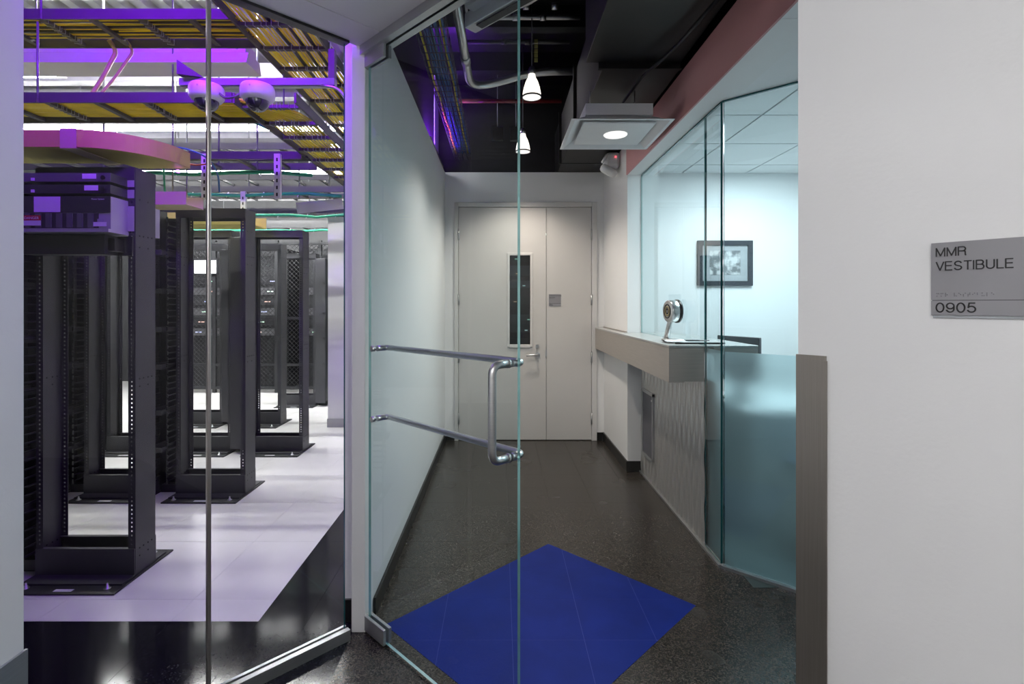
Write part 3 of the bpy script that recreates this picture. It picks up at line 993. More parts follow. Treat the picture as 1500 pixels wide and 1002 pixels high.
for i, x in enumerate((-0.03, 0.16)):
    jb = thing('junction_box', (x, 5.3, 3.05), 0, 'small dark junction box hanging left of the farther lamp' if i == 0 else 'small dark junction box hanging right behind the farther lamp', 'box')
    MB().box(x - 0.06, x + 0.06, 5.30, 5.36, 3.10, 3.24).build('box', M_equip, jb, True, bevel=0.005)
    MB().tube([(x, 5.33, 3.24), (x, 5.33, 3.90)], 0.005, 6).build('hanger_rod', M_galv, jb, True)

# wire basket tray above left wall
bk = thing('wire_basket_tray', (-0.4, 4.0, 3.0), 0, 'wire basket cable tray with blue and yellow cables above the corridor', 'cable tray')
bx0, bx1 = -0.50, -0.315
for k in range(5):
    x = bx0 + (bx1 - bx0) * k / 4
    MB().tube([(x, 2.3, 3.02), (x, 5.75, 3.02)], 0.003, 6).build('long_wire', M_tray, bk, True)
for x in (bx0, bx1):
    MB().tube([(x, 2.3, 3.07), (x, 5.75, 3.07)], 0.003, 6).build('long_wire', M_tray, bk, True)
for k in range(34):
    y = 2.3 + k * 0.1
    MB().tube([(bx0, y, 3.07), (bx0, y, 3.02), (bx1, y, 3.02), (bx1, y, 3.07)], 0.003, 6).build('cross_wire', M_tray, bk, True)
for i in range(9):
    x = -0.475 + i * 0.018
    zc = 3.032 + 0.012 * (i % 2)
    pts = [(x + random.uniform(-0.006, 0.006), 2.3 + 0.25 * k, zc) for k in range(14)]
    mt = M_yel if i in (0, 7) else M_bcab
    tag(MB().tube(pts, 0.007, 6).build('data_cable', mt),
        ['yellow data cable along the left side of the wire basket tray', 'blue data cable lying in the wire basket tray above the corridor', 'yellow data cable along the right side of the wire basket tray'][0 if i == 0 else 2 if i == 7 else 1],
        'cable', 'cables in the wire basket')


# pendant lamps
def pendant(loc, sc, label):
    t = thing('pendant_lamp', loc, 0, label, 'lamp', 'bell pendants over the corridor')
    prof = [(0.028, 0.19), (0.032, 0.165), (0.050, 0.13), (0.066, 0.08), (0.075, 0.03), (0.076, 0.0)]
    MB().lathe([(r * sc, h * sc) for r, h in prof], None, 28).build('glass_shade', M_bell, t)
    MB().lathe([(0.074 * sc, 0.0), (0.080 * sc, 0.0), (0.080 * sc, 0.012 * sc), (0.074 * sc, 0.012 * sc), (0.074 * sc, 0.0)], None, 28).build('rim_ring', M_equip2, t)
    MB().lathe([(0.001, 0.002), (0.073 * sc, 0.002)], None, 28).build('lens', M_disc, t)
    MB().lathe([(0.001, 0.25 * sc), (0.020 * sc, 0.25 * sc), (0.030 * sc, 0.225 * sc), (0.030 * sc, 0.19 * sc), (0.001, 0.19 * sc)], None, 20).build('socket_cap', M_galv, t)
    MB().tube([(0, 0, 0.25 * sc), (0.0, 0, 3.90 - loc[2])], 0.004, 6).build('stem', M_equip2, t)
    d = bpy.data.lights.new('pendant_beam', 'SPOT')
    d.energy = 92
    d.spot_size = R(124)
    d.spot_blend = 0.75
    d.shadow_soft_size = 0.07
    d.color = (1.0, 0.90, 0.78)
    o = bpy.data.objects.new('pendant_beam', d)
    o.location = (0, 0, -0.015)
    COL.objects.link(o)
    o.parent = t
    return t


pendant((0.227, 3.75, 2.915), 0.88, 'lit glass bell pendant lamp nearer the glass door')
pendant((0.211, 4.85, 2.845), 0.88, 'lit glass bell pendant lamp farther back above the double door')
st = MB()
for k in range(5):
    z = 3.37 + k * 0.034
    st.box(0.245, 0.270, 3.745, 3.749, z - 0.2, z - 0.2 + 0.028)
tag(st.build('hanging_strap', M_strap), 'pale yellow chain strap above the nearer pendant lamp', 'strap')

# square diffuser panel with lamp
df = thing('ceiling_diffuser', (0.725, 3.36, 2.52), 0, 'square white ceiling diffuser panel with a round lamp hanging beside the header', 'diffuser')
x0, x1, y0, y1, zb = 0.42, 1.03, 3.06, 3.66, 2.515
q = MB()
for (a, b, z_a, z_b) in ((0.0, 0.02, zb, zb), (0.02, 0.11, zb, zb + 0.055)):
    o_ = [(x0 + a, y0 + a, z_a), (x1 - a, y0 + a, z_a), (x1 - a, y1 - a, z_a), (x0 + a, y1 - a, z_a)]
    i_ = [(x0 + b, y0 + b, z_b), (x1 - b, y0 + b, z_b), (x1 - b, y1 - b, z_b), (x0 + b, y1 - b, z_b)]
    q.add(o_ + i_, [(k, 4 + k, 4 + (k + 1) % 4, (k + 1) % 4) for k in range(4)])
q.build('stepped_frame', M_whitep, df, True, solid=0.004)
MB().box(x0 + 0.085, x1 - 0.085, y0 + 0.085, y1 - 0.085, zb + 0.004, zb + 0.016).build('centre_panel', M_whitep, df, True, bevel=0.003)
MB().box(x0 + 0.10, x1 - 0.10, y0 + 0.10, y1 - 0.10, zb + 0.06, zb + 0.13).build('plenum_box', M_whitep, df, True)
for dx_ in (0.16, 0.45):
    MB().tube([(x0 + dx_, 3.36, zb + 0.13), (x0 + dx_, 3.36, 2.80)], 0.003, 6).build('hanger_wire', M_galv, df, True)
MB().lathe([(0.001, zb - 0.001), (0.072, zb - 0.001), (0.076, zb + 0.004)], Matrix.Translation((0.745, 3.36, 0)), 28).build('lamp_lens', M_disc, df, True)
dlt = bpy.data.lights.new('diffuser_beam', 'SPOT')
dlt.energy = 40
dlt.spot_size = R(130)
dlt.spot_blend = 0.6
dlt.shadow_soft_size = 0.07
dlo = bpy.data.objects.new('diffuser_beam', dlt)
dlo.location = (0.02, 0, -0.012)
COL.objects.link(dlo)
dlo.parent = df

# emergency light on the wall stub
em = thing('emergency_light', (1.08, 4.72, 2.58), 0, 'white emergency light with tilted lamp heads and red indicator on the wall stub', 'emergency light')
MB().box(0.955, 1.079, 4.66, 4.86, 2.655, 2.795).build('housing', M_white, em, True, bevel=0.03)
hm_ = Matrix.Translation((0.985, 4.72, 2.640)) @ Matrix.Rotation(R(28), 4, 'Y') @ Matrix.Rotation(R(18), 4, 'X')
he = MB().lathe([(0.001, -0.045), (0.055, -0.042), (0.075, -0.028), (0.080, 0.0), (0.076, 0.020), (0.060, 0.034), (0.001, 0.038)], hm_, 28).build('lamp_head', M_white, em, True)
hm2 = Matrix.Translation((0.952, 4.70, 2.735)) @ Matrix.Rotation(R(-60), 4, 'Y')
h2 = MB().lathe([(0.001, 0.0), (0.040, 0.0), (0.046, 0.012), (0.040, 0.022), (0.030, 0.014), (0.001, 0.012)], hm2, 24).build('lamp_head', M_white, em, True)
MB().lathe([(0.001, 0.0135), (0.029, 0.0155)], hm2, 20).build('lamp_lens', M_equipl, h2, True)
MB().tube([(1.035, 4.662, 2.745), (1.035, 4.652, 2.745)], 0.006, 10).build('indicator', M_red, em, True)

# ------------------------------------------------------------------ DATA ROOM shell
dr_ceil = MB()
pitch = 0.19
x = -7.2
prof = []
while x < -0.70:
    prof += [(x, 3.90), (x + 0.075, 3.90), (x + 0.095, 3.96), (x + 0.17, 3.96)]
    x += pitch
vs = [(px, yy, pz) for yy in (1.0, 9.7) for px, pz in prof]
n = len(prof)
dr_ceil.add(vs, [(i, i + 1, n + i + 1, n + i) for i in range(n - 1)])
S(dr_ceil.build('ceiling', M_deck), 'corrugated steel deck ceiling of the data room')
S(MB().box(-7.2, -1.4, 1.15, 1.25, 0, 3.9).build('wall_front', M_black))
S(MB().box(-7.3, -7.2, 1.2, 9.7, 0, 3.9).build('wall_far_left', pmat('charcoal_wall', (0.05, 0.05, 0.055), 0.6)))
S(MB().box(-7.2, -0.7, 9.6, 9.7, 0, 3.9).build('wall_far', pmat('grey_far_wall', (0.03, 0.031, 0.034), 0.6)))
S(MB().box(-0.76, -0.70, CY + 0.12, 9.6, 0, 3.9).build('wall_far_side', M_wall))
colm = MB().box(-1.995, -1.25, 6.0, 6.5, 0.0, 2.43).build('wall_column', M_wall)
S(colm, 'white wall block beyond the racks')
S(MB().box(-2.002, -1.25, 5.99, 6.0, 0.0, 0.10).build('baseboard_column', pmat('grey_baseboard', (0.35, 0.35, 0.36), 0.5)))


# ------------------------------------------------------------------ racks
RW, RD, RH = 0.515, 0.155, 2.13


def flange_mesh(w, h0, h1):
    """a perforated mounting flange: strip of quads with square holes"""
    mb = MB()
    xs = [0, w * 0.40, w * 0.62, w]
    zs = [h0]
    z = h0 + 0.03
    while z < h1 - 0.03:
        zs += [z, z + 0.0080]
        z += 0.0222
    zs.append(h1)
    nx = 4
    for zz in zs:
        for xx in xs:
            mb.v.append((xx, 0, zz))
    for j in range(len(zs) - 1):
        for i in range(3):
            if i == 1 and j % 2 == 1:
                continue
            a = j * nx + i
            mb.f.append((a, a + 1, a + nx + 1, a + nx))
            mb.mi.append(0)
            mb.sm.append(False)
    return mb


def make_rack():
    t = thing('network_rack', (0, 0, 0))
    # local origin: left outer edge, plate front
    MB().box(-0.005, RW + 0.015, 0, 0.46, 0.0005, 0.009).build('base_plate', M_rackd, t)
    ya, yb = 0.17, 0.17 + RD
    for sx in (0, 1):
        xw = 0.0 if sx == 0 else RW
        up = MB().box(xw - 0.0015, xw + 0.0015, ya, yb, 0.009, RH).build('upright', M_rack, t)
        for yy in (ya, yb):
            fb = flange_mesh(0.036, 0.14, RH - 0.03)
            fo = fb.build('flange', M_rack, up, solid=0.0025)
            fo.location = (0.0 if sx == 0 else RW - 0.036, yy, 0)
        for zz in (0.10, 0.14, 0.99, 1.03, 1.72, 1.78, 1.97):
            for yy in (ya + 0.03, ya + 0.06, yb - 0.06, yb - 0.03):
                if zz in (0.14, 1.03, 1.78) or yy in (ya + 0.03, yb - 0.06):
                    MB().tube([(xw - 0.0035, yy, zz), (xw + 0.0035, yy, zz)], 0.0042, 6).build('bolt', M_hole, up)
    for yy, s in ((ya - 0.004, -1), (yb + 0.004, 1)):
        an = MB()
        an.box(0.0, RW, yy - 0.003, yy + 0.003, 0.009, 0.150)
        an.box(0.0, RW, min(yy, yy + s * 0.09), max(yy, yy + s * 0.09), 0.009, 0.016)
        an.box(0.0, RW, min(yy, yy - s * 0.02), max(yy, yy - s * 0.02), 0.144, 0.150)
        an.build('base_angle', M_rack, t)
        ta = MB()
        ta.box(0.0, RW, yy - 0.003, yy + 0.003, RH - 0.065, RH)
        ta.box(0.0, RW, min(yy, yy - s * 0.05), max(yy, yy - s * 0.05), RH, RH + 0.004)
        ta.build('top_angle', M_rack, t)
    for xx in (0.055, RW - 0.055):
        for yy in (0.05, 0.41):
            ab = MB().lathe([(0.017, 0.009), (0.017, 0.011), (0.009, 0.011), (0.009, 0.020), (0.005, 0.020), (0.005, 0.034), (0.001, 0.035)], Matrix.Translation((xx, yy, 0)), 10)
            ab.build('anchor_bolt', M_galv, t)
    MB().box(0.215, 0.305, 0.018, 0.040, 0.009, 0.0098).build('asset_label', M_paper, t)
    return t


def make_manager(covered):
    """vertical cable manager, local origin left edge, front"""
    t = thing('cable_manager', (0, 0, 0))
    w = 0.145
    b = MB()
    b.box(0, w, 0.135, 0.139, 0.06, 2.08)
    b.box(0, 0.003, 0.06, 0.215, 0.06, 2.08)
    b.box(w - 0.003, w, 0.06, 0.215, 0.06, 2.08)
    b.box(0, w, 0.08, 0.20, 0.0005, 0.06)
    b.build('channel', M_rackd, t)
    if covered:
        MB().box(0.004, w - 0.004, -0.06, -0.045, 0.05, 2.06).build('cover', M_rack, t, bevel=0.006)
        MB().box(0.004, 0.012, -0.045, 0.06, 0.07, 2.05).build('side_fin', M_rackd, t)
        MB().box(w - 0.012, w - 0.004, -0.045, 0.06, 0.07, 2.05).build('side_fin', M_rackd, t)
        for z in (0.6, 0.95, 1.3, 1.72):
            MB().tube([(w * 0.8, -0.075, z), (w * 0.8, -0.06, z)], 0.014, 10).build('knob', M_base, t)
    else:
        f0 = None
        for k in range(44):
            z = 0.13 + k * 0.0445
            for xx in (0.006, w - 0.006):
                if f0 is None:
                    fm_ = MB()
                    fm_.box(-0.004, 0.004, -0.12, 0, -0.004, 0.004)
                    fm_.box(-0.005, 0.005, -0.128, -0.12, -0.014, 0.014)
                    f0 = fm_.build('finger', M_rackd, t)
                    f0.location = (xx, 0.06, z)
                else:
                    share(f0, 'finger', t, (xx, 0.06, z))
        for z in (0.35, 0.62, 0.95, 1.22, 1.50, 1.78):
            bm_ = MB()
            bm_.box(0.02, 0.025, -0.10, 0.13, z, z + 0.035)
            bm_.box(w - 0.025, w - 0.02, -0.10, 0.13, z, z + 0.035)
            bm_.box(0.02, w - 0.02, -0.105, -0.10, z, z + 0.035)
            bm_.build('ring_bracket', M_rack, t)
    return t


COLS = {'A': -2.415, 'B': -3.10, 'C': -3.785, 'D': -4.47}
ROWS = {1: 2.53, 2: 3.695, 3: 4.82, 4: 5.94, 5: 7.10}
rack_list = [
    ('A', 1, 'two-post black rack nearest the glass, carrying the equipment at its top'),
    ('A', 2, 'empty two-post black rack cut by the glass joint, second along the aisle'),
    ('B', 2, 'two-post black rack seen through the opening of the nearest rack'),
    ('C', 2, 'two-post black rack at the far left, seen through the nearest rack'),
    ('A', 3, 'empty two-post black rack third along the aisle, left of the white wall block'),
    ('B', 3, 'two-post black rack seen behind the rack at the glass joint'),
    ('C', 3, 'two-post black rack far left behind two others, seen through the nearest rack'),
    ('B', 4, 'two-post black rack seen through the third rack along the aisle'),
    ('C', 4, 'distant two-post black rack seen through the rack at the glass joint'),
    ('D', 3, 'two-post black rack farthest left, glimpsed deep inside the nearest rack opening'),
    ('B', 5, 'most distant two-post black rack, in front of the wire mesh cage'),
]
rk0 = make_rack()
for i, (c, r_, lab) in enumerate(rack_list):
    o = rk0 if i == 0 else copy_tree(rk0)
    o.location = (COLS[c], ROWS[r_], 0)
    tag(o, lab, 'rack', 'two-post racks in the data room')
mgr_list = [
    ('A', 1, False, 'fingered vertical cable manager at the left of the nearest rack'),
    ('A', 2, False, 'fingered vertical cable manager between the nearest rack and the glass joint'),
    ('B', 2, False, 'fingered vertical cable manager with ring brackets seen through the nearest rack'),
    ('A', 3, True, 'smooth black covered cable manager standing right of the glass joint'),
    ('B', 3, True, 'smooth black covered cable manager glimpsed left of the glass joint'),
    ('C', 3, True, 'smooth black covered cable manager at the right inside the nearest rack opening'),
    ('B', 4, True, 'black covered cable manager seen through the third rack along the aisle'),
    ('A', 5, True, 'black covered cable manager just left of the white wall block'),
]
m0 = {False: None, True: None}
for c, r_, cov, lab in mgr_list:
    if m0[cov] is None:
        o = m0[cov] = make_manager(cov)
    else:
        o = copy_tree(m0[cov])
    o.location = (COLS[c] - 0.152, ROWS[r_] + 0.15, 0)
    tag(o, lab, 'cable manager', 'vertical cable managers beside the racks')

# equipment in the nearest rack
ex0, ex1, ey = -2.378, -1.937, 2.58


def ears(t, z0, z1):
    for xa, xb in ((-2.412, ex0), (ex1, -1.903)):
        MB().box(xa, xb, 2.694, 2.697, z0, z1).build('mounting_ear', M_equipl, t, True)


u = thing('power_shelf', (-2.16, 2.58, 1.78), 0, 'large power unit with white paper label and red DANGER sticker in the nearest rack', 'power unit')
MB().box(ex0, ex1, ey, 2.95, 1.795, 1.957).build('chassis', M_equipl, u, True)
MB().box(ex0, ex1, ey - 0.004, ey, 1.876, 1.957).build('upper_face', M_equip, u, True)
MB().box(ex0 + 0.005, ex1 - 0.06, ey - 0.003, ey, 1.800, 1.874).build('lower_face', M_equip, u, True)
for k in range(7):
    xx = ex0 + 0.02 + k * 0.052
    MB().box(xx, xx + 0.026, ey - 0.010, ey - 0.003, 1.802, 1.872).build('module', M_equip2, u, True)
MB().box(ex0 - 0.01, ex1 + 0.01, ey - 0.03, 2.69, 1.777, 1.793).build('tray_ledge', M_equipl, u, True)
ears(u, 1.80, 1.93)
lab_ = MB().box(-2.315, -2.185, ey - 0.006, ey - 0.0042, 1.878, 1.955).build('paper_label', M_paper, u, True)
dn = MB().box(-2.372, -2.275, ey - 0.013, ey - 0.011, 1.836, 1.861).build('danger_label', M_redlab, u, True)
text_mesh('lettering', 'DANGER', 0.018, M_paper, u, (-2.356 + 2.16, -0.0138, 1.842 - 1.78), (R(90), 0, 0), 0.0003)
MB().box(-2.372, -2.275, ey - 0.013, ey - 0.011, 1.811, 1.8355).build('caution_text_panel', M_paper, u, True)
MB().box(-2.02, -1.955, ey - 0.006, ey - 0.004, 1.808, 1.829).build('asset_label', M_paper, u, True)
MB().box(-2.00, -1.967, ey - 0.006, ey - 0.004, 1.830, 1.845).build('rating_label', M_mat, u, True)
text_mesh('lettering', 'Power System', 0.011, M_paper, u, (-2.03 + 2.16, -0.0046, 1.940 - 1.78), (R(90), 0, 0), 0.0002)
for i, (z0, z1, lab) in enumerate(((2.030, 2.073, 'thin rack unit at the very top of the nearest rack'), (1.972, 2.015, 'thin rack unit between the top unit and the large power unit'))):
    s_ = thing('rack_unit', (-2.16, ey, z0), 0, lab, 'rack unit', 'thin units in the nearest rack')
    MB().box(ex0, ex1, ey, 2.90, z0, z1).build('chassis', M_equip, s_, True)
    MB().box(ex0, ex1, ey - 0.004, ey, z0, z1).build('front_face', M_equip2 if i == 0 else M_equip, s_, True)
    xl = -2.075 + 0.01 * i
    MB().box(xl, xl + 0.068, ey - 0.006, ey - 0.004, z0 + 0.014, z1 - 0.004).build('asset_label', M_paper, s_, True)
    MB().tube([(ex1 - 0.035, ey - 0.009, z0 + 0.02), (ex1 - 0.035, ey - 0.004, z0 + 0.02)], 0.011, 12).build('knob', M_base, s_, True)
    MB().box(ex0 + 0.05, ex0 + 0.066, ey - 0.008, ey - 0.004, z0 - 0.004 + 0.008, z0 + 0.018).build('small_tag', M_paper, s_, True)
    ears(s_, z0, z1)
pn = thing('patch_panel', (-2.16, 2.69, 1.69), 0, 'dark flat panel below the power unit in the nearest rack', 'panel')
MB().box(ex0 - 0.03, ex1 - 0.045, 2.60, 2.69, 1.672, 1.772).build('face', M_equip, pn, True, bevel=0.003)
MB().box(ex1 - 0.044, -1.905, 2.685, 2.693, 1.672, 1.772).build('bracket', M_rackd, pn, True)
MB().box(ex1 - 0.044, ex1 - 0.01, 2.62, 2.685, 1.69, 1.755).build('end_cap', M_base, pn, True)

# ------------------------------------------------------------------ ladder trays with cables
RH_ = 0.055


def ladder(axis, a0, a1, b0, b1, z, label, pitch=0.265, mat=M_tray):
    """axis 'x': runs along X from a0 to a1 with rails at y=b0, b1; axis 'y' the other way round"""
    ctr = ((a0 + a1) / 2, (b0 + b1) / 2, z) if axis == 'x' else ((b0 + b1) / 2, (a0 + a1) / 2, z)
    t = thing('cable_ladder', ctr, 0, label, 'cable ladder', 'ladder trays above the racks')

    def bx(mb, a, b, c, d, e, f):
        return mb.box(a, b, c, d, e, f) if axis == 'x' else mb.box(c, d, a, b, e, f)
    for b in (b0, b1):
        bx(MB(), a0, a1, b - 0.006, b + 0.006, z, z + RH_).build('side_rail', mat, t, True)
    if z > 2.55:
        for a in (a0 + 0.9, a1 - 0.12):
            p = (a, b1 + 0.012) if axis == 'x' else (b1 + 0.012, a)
            MB().tube([(p[0], p[1], z), (p[0], p[1], 3.93)], 0.006, 6).build('hanger_rod', M_galv, t, True)
    n = int((a1 - a0) / pitch)
    first = None
    for k in range(n):
        a = a0 + 0.1 + k * pitch
        if first is None:
            first = bx(MB(), a - 0.014, a + 0.014, b0 + 0.006, b1 - 0.006, z + 0.006, z + 0.024).build('rung', mat, t, True)
        else:
            share(first, 'rung', t, (k * pitch, 0, 0) if axis == 'x' else (0, k * pitch, 0))
    return t


def bundle(name, paths, r, mat, label, cat='cables'):
    mb = MB()
    for p in paths:
        mb.tube(p, r * random.uniform(0.85, 1.1), 5, 0, False)
    o = mb.build(name, mat)
    return tag(o, label, cat, kind='stuff')


ladder('x', -5.2, -1.437, 2.75, 3.055, 2.93, 'upper cable ladder along the top of the picture with violet-lit rail')
ladder('y', 2.2, 7.6, -1.43, -1.03, 2.93, 'upper cable ladder full of yellow cables receding beside the ceiling soffit')
ladder('x', -5.2, -1.437, 2.78, 3.09, 2.50, 'lower cable ladder behind the dome cameras')
ladder('y', 2.78, 8.6, -1.43, -1.10, 2.50, 'lower cable ladder receding with yellow cables and green cable on its rail')
ladder('x', -5.2, -1.437, 3.75, 4.06, 2.47, 'cable ladder above the second rack row')
ladder('x', -5.2, -1.437, 4.85, 5.16, 2.47, 'cable ladder above the third rack row')
ladder('x', -5.2, -1.437, 4.95, 5.30, 2.95, 'higher cable ladder between second and third rack rows')
ladder('x', -5.2, -1.437, 5.95, 6.26, 2.47, 'cable ladder above the fourth rack row')
ladder('x', -5.2, -1.437, 7.10, 7.41, 2.47, 'cable ladder above the farthest rack row')
ladder('x', -5.2, -1.437, 5.50, 5.80, 2.74, 'higher cable ladder between third and fourth rack rows')
ladder('x', -5.2, -1.437, 6.62, 6.92, 2.80, 'higher cable ladder behind the fourth rack row')
ladder('x', -5.2, -1.437, 7.75, 8.05, 2.62, 'cable ladder just in front of the mesh cage')
ladder('x', -3.8, -1.437, 4.35, 4.62, 2.72, 'narrow cable ladder high behind the second rack row')

random.seed(21)


def wav(v, a=0.004):
    return v + random.uniform(-a, a)


# along upper y-ladder
pths = []
for i in range(32):
    x = -1.408 + i * 0.0112
    if i in (5, 13, 14, 20, 26):
        continue
    z0_ = 2.962 + 0.008 * (i % 2)
    pths.append([(wav(x, 0.005), 2.2 + 0.45 * k, wav(z0_, 0.003)) for k in range(12)])
bundle('yellow_cables', pths, 0.0052, M_yel, 'dense layer of yellow cables on the upper receding ladder')
bundle('black_cables', [[(wav(-1.408 + i * 0.0112, 0.01), 2.2 + 0.45 * k, 2.966) for k in range(12)] for i in (13.5, 20, 26)], 0.011, M_blkcab, 'black cables between the yellow ones on the upper receding ladder')
# upper x-ladder
pths = [[(-5.2 + 0.42 * k, wav(2.79 + i * 0.0115, 0.008), wav(2.962 + 0.008 * (i % 2), 0.003)) for k in range(10)] for i in range(20) if i not in (3, 4, 8, 13)]
bundle('yellow_cables', pths, 0.0055, M_yel, 'yellow cables on the upper crossing ladder')
bundle('black_cables', [[(-5.2 + 0.42 * k, wav(2.79 + i * 0.0115, 0.010), 2.966) for k in range(10)] for i in (3.5, 8, 13, 16)], 0.012, M_blkcab, 'black cables on the upper crossing ladder')
# lower ladder: comes along X, turns and recedes along Y
pths = []
for i in range(24):
    rr = 0.10 + i * 0.0108
    cxx, cyy = -1.50, 3.17
    p = [(-5.2 + 0.5 * k, wav(cyy - rr, 0.003), wav(2.532, 0.003)) for k in range(8)]
    p += [(cxx + rr * math.sin(a), cyy - rr * math.cos(a), wav(2.532 + 0.006 * (i % 2), 0.002)) for a in [j * math.pi / 16 for j in range(0, 9)]]
    p += [(wav(cxx + rr, 0.003), 3.3 + 0.5 * k, wav(2.532 + 0.006 * (i % 2), 0.002)) for k in range(11)]
    pths.append(p)
bundle('yellow_cables', pths, 0.0052, M_yel, 'yellow cables turning from the lower crossing ladder onto the receding one')
for y_, lab in ((3.8, 'second'), (4.9, 'third'), (6.0, 'fourth')):
    bundle('cable_bundle', [[(-5.2 + 0.42 * k, wav(y_ + i * 0.03, 0.01), wav(2.502, 0.003)) for k in range(10)] for i in range(4)], 0.008, M_tray, 'grey cables lying on the ladder above the %s rack row' % lab)
# lacing cord around the rungs
random.seed(9)
for axis, a0, nr, b0, b1, z, lab in (('x', -5.1, 14, 2.78, 3.03, 2.93, 'upper crossing'), ('y', 2.3, 18, -1.41, -1.05, 2.93, 'upper receding'),
                                     ('x', -5.1, 14, 2.82, 3.06, 2.50, 'lower crossing'), ('y', 2.88, 18, -1.40, -1.13, 2.50, 'lower receding')):
    loops = []
    for k in range(nr):
        a = a0 + k * 0.265
        if k % 2 and axis == 'x':
            continue
        for q_ in range(9):
            b = b0 + (b1 - b0) * (q_ + random.uniform(0.1, 0.9)) / 9
            pt = [(a - 0.017, b, z + 0.036), (a - 0.017, b, z + 0.003), (a + 0.017, b + 0.008, z + 0.003), (a + 0.017, b + 0.008, z + 0.036)]
            loops.append([(p[0], p[1], p[2]) if axis == 'x' else (p[1], p[0], p[2]) for p in pt])
    bundle('lacing_cords', loops, 0.0022, M_mat, 'pale lacing cords tying cables to the %s ladder' % lab, 'cords')
# hanging tan cables from upper to lower tray
for i, (x, sh) in enumerate(((-2.28, 0.16), (-2.18, 0.22))):
    pts = [(x, 3.02, 2.96), (x + 0.01, 3.07, 2.92), (x - sh * 0.5, 3.07, 2.75), (x - sh, 3.05, 2.60), (x - sh - 0.02, 3.02, 2.55)]
    tag(MB().tube(bend(pts, 0.05), 0.012 - 0.004 * i, 8).build('drop_cable', M_orange), 'tan cable drooping between the two ladders, thicker one' if i == 0 else 'thin tan cable drooping between the two ladders', 'cable')
# green ground cables
pts = [(-5.2 + 0.35 * k, 3.108, wav(2.535, 0.008)) for k in range(11)] + [(-1.50, 3.16, 2.53), (-1.446, 3.3, 2.52)] + [(-1.449, 3.5 + 0.4 * k, wav(2.525, 0.008)) for k in range(13)]
tag(MB().tube(pts, 0.0085, 8).build('ground_cable', M_green), 'green ground cable tied along the lower receding ladder rail', 'cable', 'green ground cables')
for y_, z_, lab in ((4.08, 2.45, 'green ground cable along the ladder above the second rack row'), (4.83, 2.44, 'green ground cable along the ladder above the third rack row'), (5.93, 2.43, 'green ground cable along the ladder above the fourth rack row'), (7.08, 2.43, 'green ground cable along the farthest ladder')):
    pts = [(-5.2 + 0.31 * k, y_, wav(z_, 0.015)) for k in range(13)]
    g = thing('ground_cable', (-3, y_, z_), 0, lab, 'cable', 'green ground cables')
    MB().tube(pts, 0.015, 8).build('jacket', M_green, g, True)
    for k in range(8):
        xk = -4.2 + 0.33 * k
        MB().tube([(xk, y_, z_ - 0.02), (xk + 0.02, y_, z_ + 0.025)], 0.006, 6).build('cable_tie', M_paper, g, True)
pts = [(-1.95, 3.6, 2.20), (-1.93, 3.55, 2.32), (-1.98, 3.5, 2.42), (-2.1, 3.45, 2.46), (-2.15, 3.4, 2.45)]
tag(MB().tube(bend(pts, 0.08), 0.006, 8).build('loop_cable', M_bcab), 'thin blue cable looping down beside the fiber duct elbow', 'cable')
pts = [(-2.28, 3.5, 2.45), (-2.27, 3.5, 2.30), (-2.275, 3.52, 2.15)]
tag(MB().tube(pts, 0.006, 8).build('drop_cable', M_green), 'thin green cable hanging down behind the nearest rack', 'cable')
pts = [(-2.2, 3.5, 2.38), (-2.05, 3.5, 2.36), (-1.95, 3.5, 2.37)]
tag(MB().tube(pts, 0.006, 8).build('drop_cable', M_redwire), 'thin red wire behind the fiber duct elbow', 'cable')

# purple lit straps, threaded rods
for i, (x, y, z0, z1, lab) in enumerate(((-1.60, 3.7150, 2.18, 2.50, 'perforated strut hanging between the second and third racks'),
                                         (-2.12, 3.714, 2.17, 2.50, 'perforated strut hanging beside the glass joint'),
                                         (-2.39, 4.814, 2.13, 2.47, 'short perforated strut behind the rack at the glass joint'))):
    o = thing('hanger_strut', (x, y, z0), 0, lab, 'strut', 'perforated hanger struts')
    MB().box(x - 0.022, x + 0.022, y, y + 0.03, z0, z1).build('channel', M_whitep, o, True)
    for k in range(int((z1 - z0) / 0.05)):
        MB().box(x - 0.006, x + 0.006, y - 0.001, y, z0 + 0.015 + k * 0.05, z0 + 0.04 + k * 0.05).build('slot', M_hole, o, True)
rods = [(-2.43, 2.745, 2.93, 3.93, 'threaded rod hanging the upper crossing ladder at the left edge'),
        (-2.47, 2.77, 2.50, 2.93, 'threaded rod between upper and lower crossing ladders at the left edge'),
        (-1.42, 3.40, 2.50, 2.93, 'threaded rod between the two receding ladders right of the dome cameras'),
        (-2.2, 4.055, 2.47, 3.93, 'threaded rod down to the second row ladder, just right of the duct elbow'),
        (-1.9, 4.055, 2.47, 3.93, 'threaded rod down to the second row ladder, right of the glass joint'),
        (-3.1, 4.055, 2.47, 3.93, 'threaded rod down to the second row ladder, behind the duct elbow'),
        (-2.9, 5.155, 2.47, 3.93, 'threaded rod down to the third row ladder, left of the glass joint'),
        (-2.5, 5.155, 2.47, 3.93, 'threaded rod down to the third row ladder, at the glass joint'),
        (-2.0, 5.155, 2.47, 3.93, 'threaded rod down to the third row ladder, above the third rack'),
        (-1.7, 5.155, 2.47, 3.93, 'threaded rod down to the third row ladder, nearest the receding ladder'),
        (-2.3, 6.25, 2.47, 3.93, 'threaded rod down to the fourth row ladder, left of two'),
        (-2.1, 6.25, 2.47, 3.93, 'threaded rod down to the fourth row ladder, right of two'),
        (-2.75, 4.55, 2.10, 3.93, 'threaded rod down to the bright yellow fiber duct'),
        (-2.21, 3.50, 2.075, 3.93, 'threaded rod down to the short cream fiber duct')]
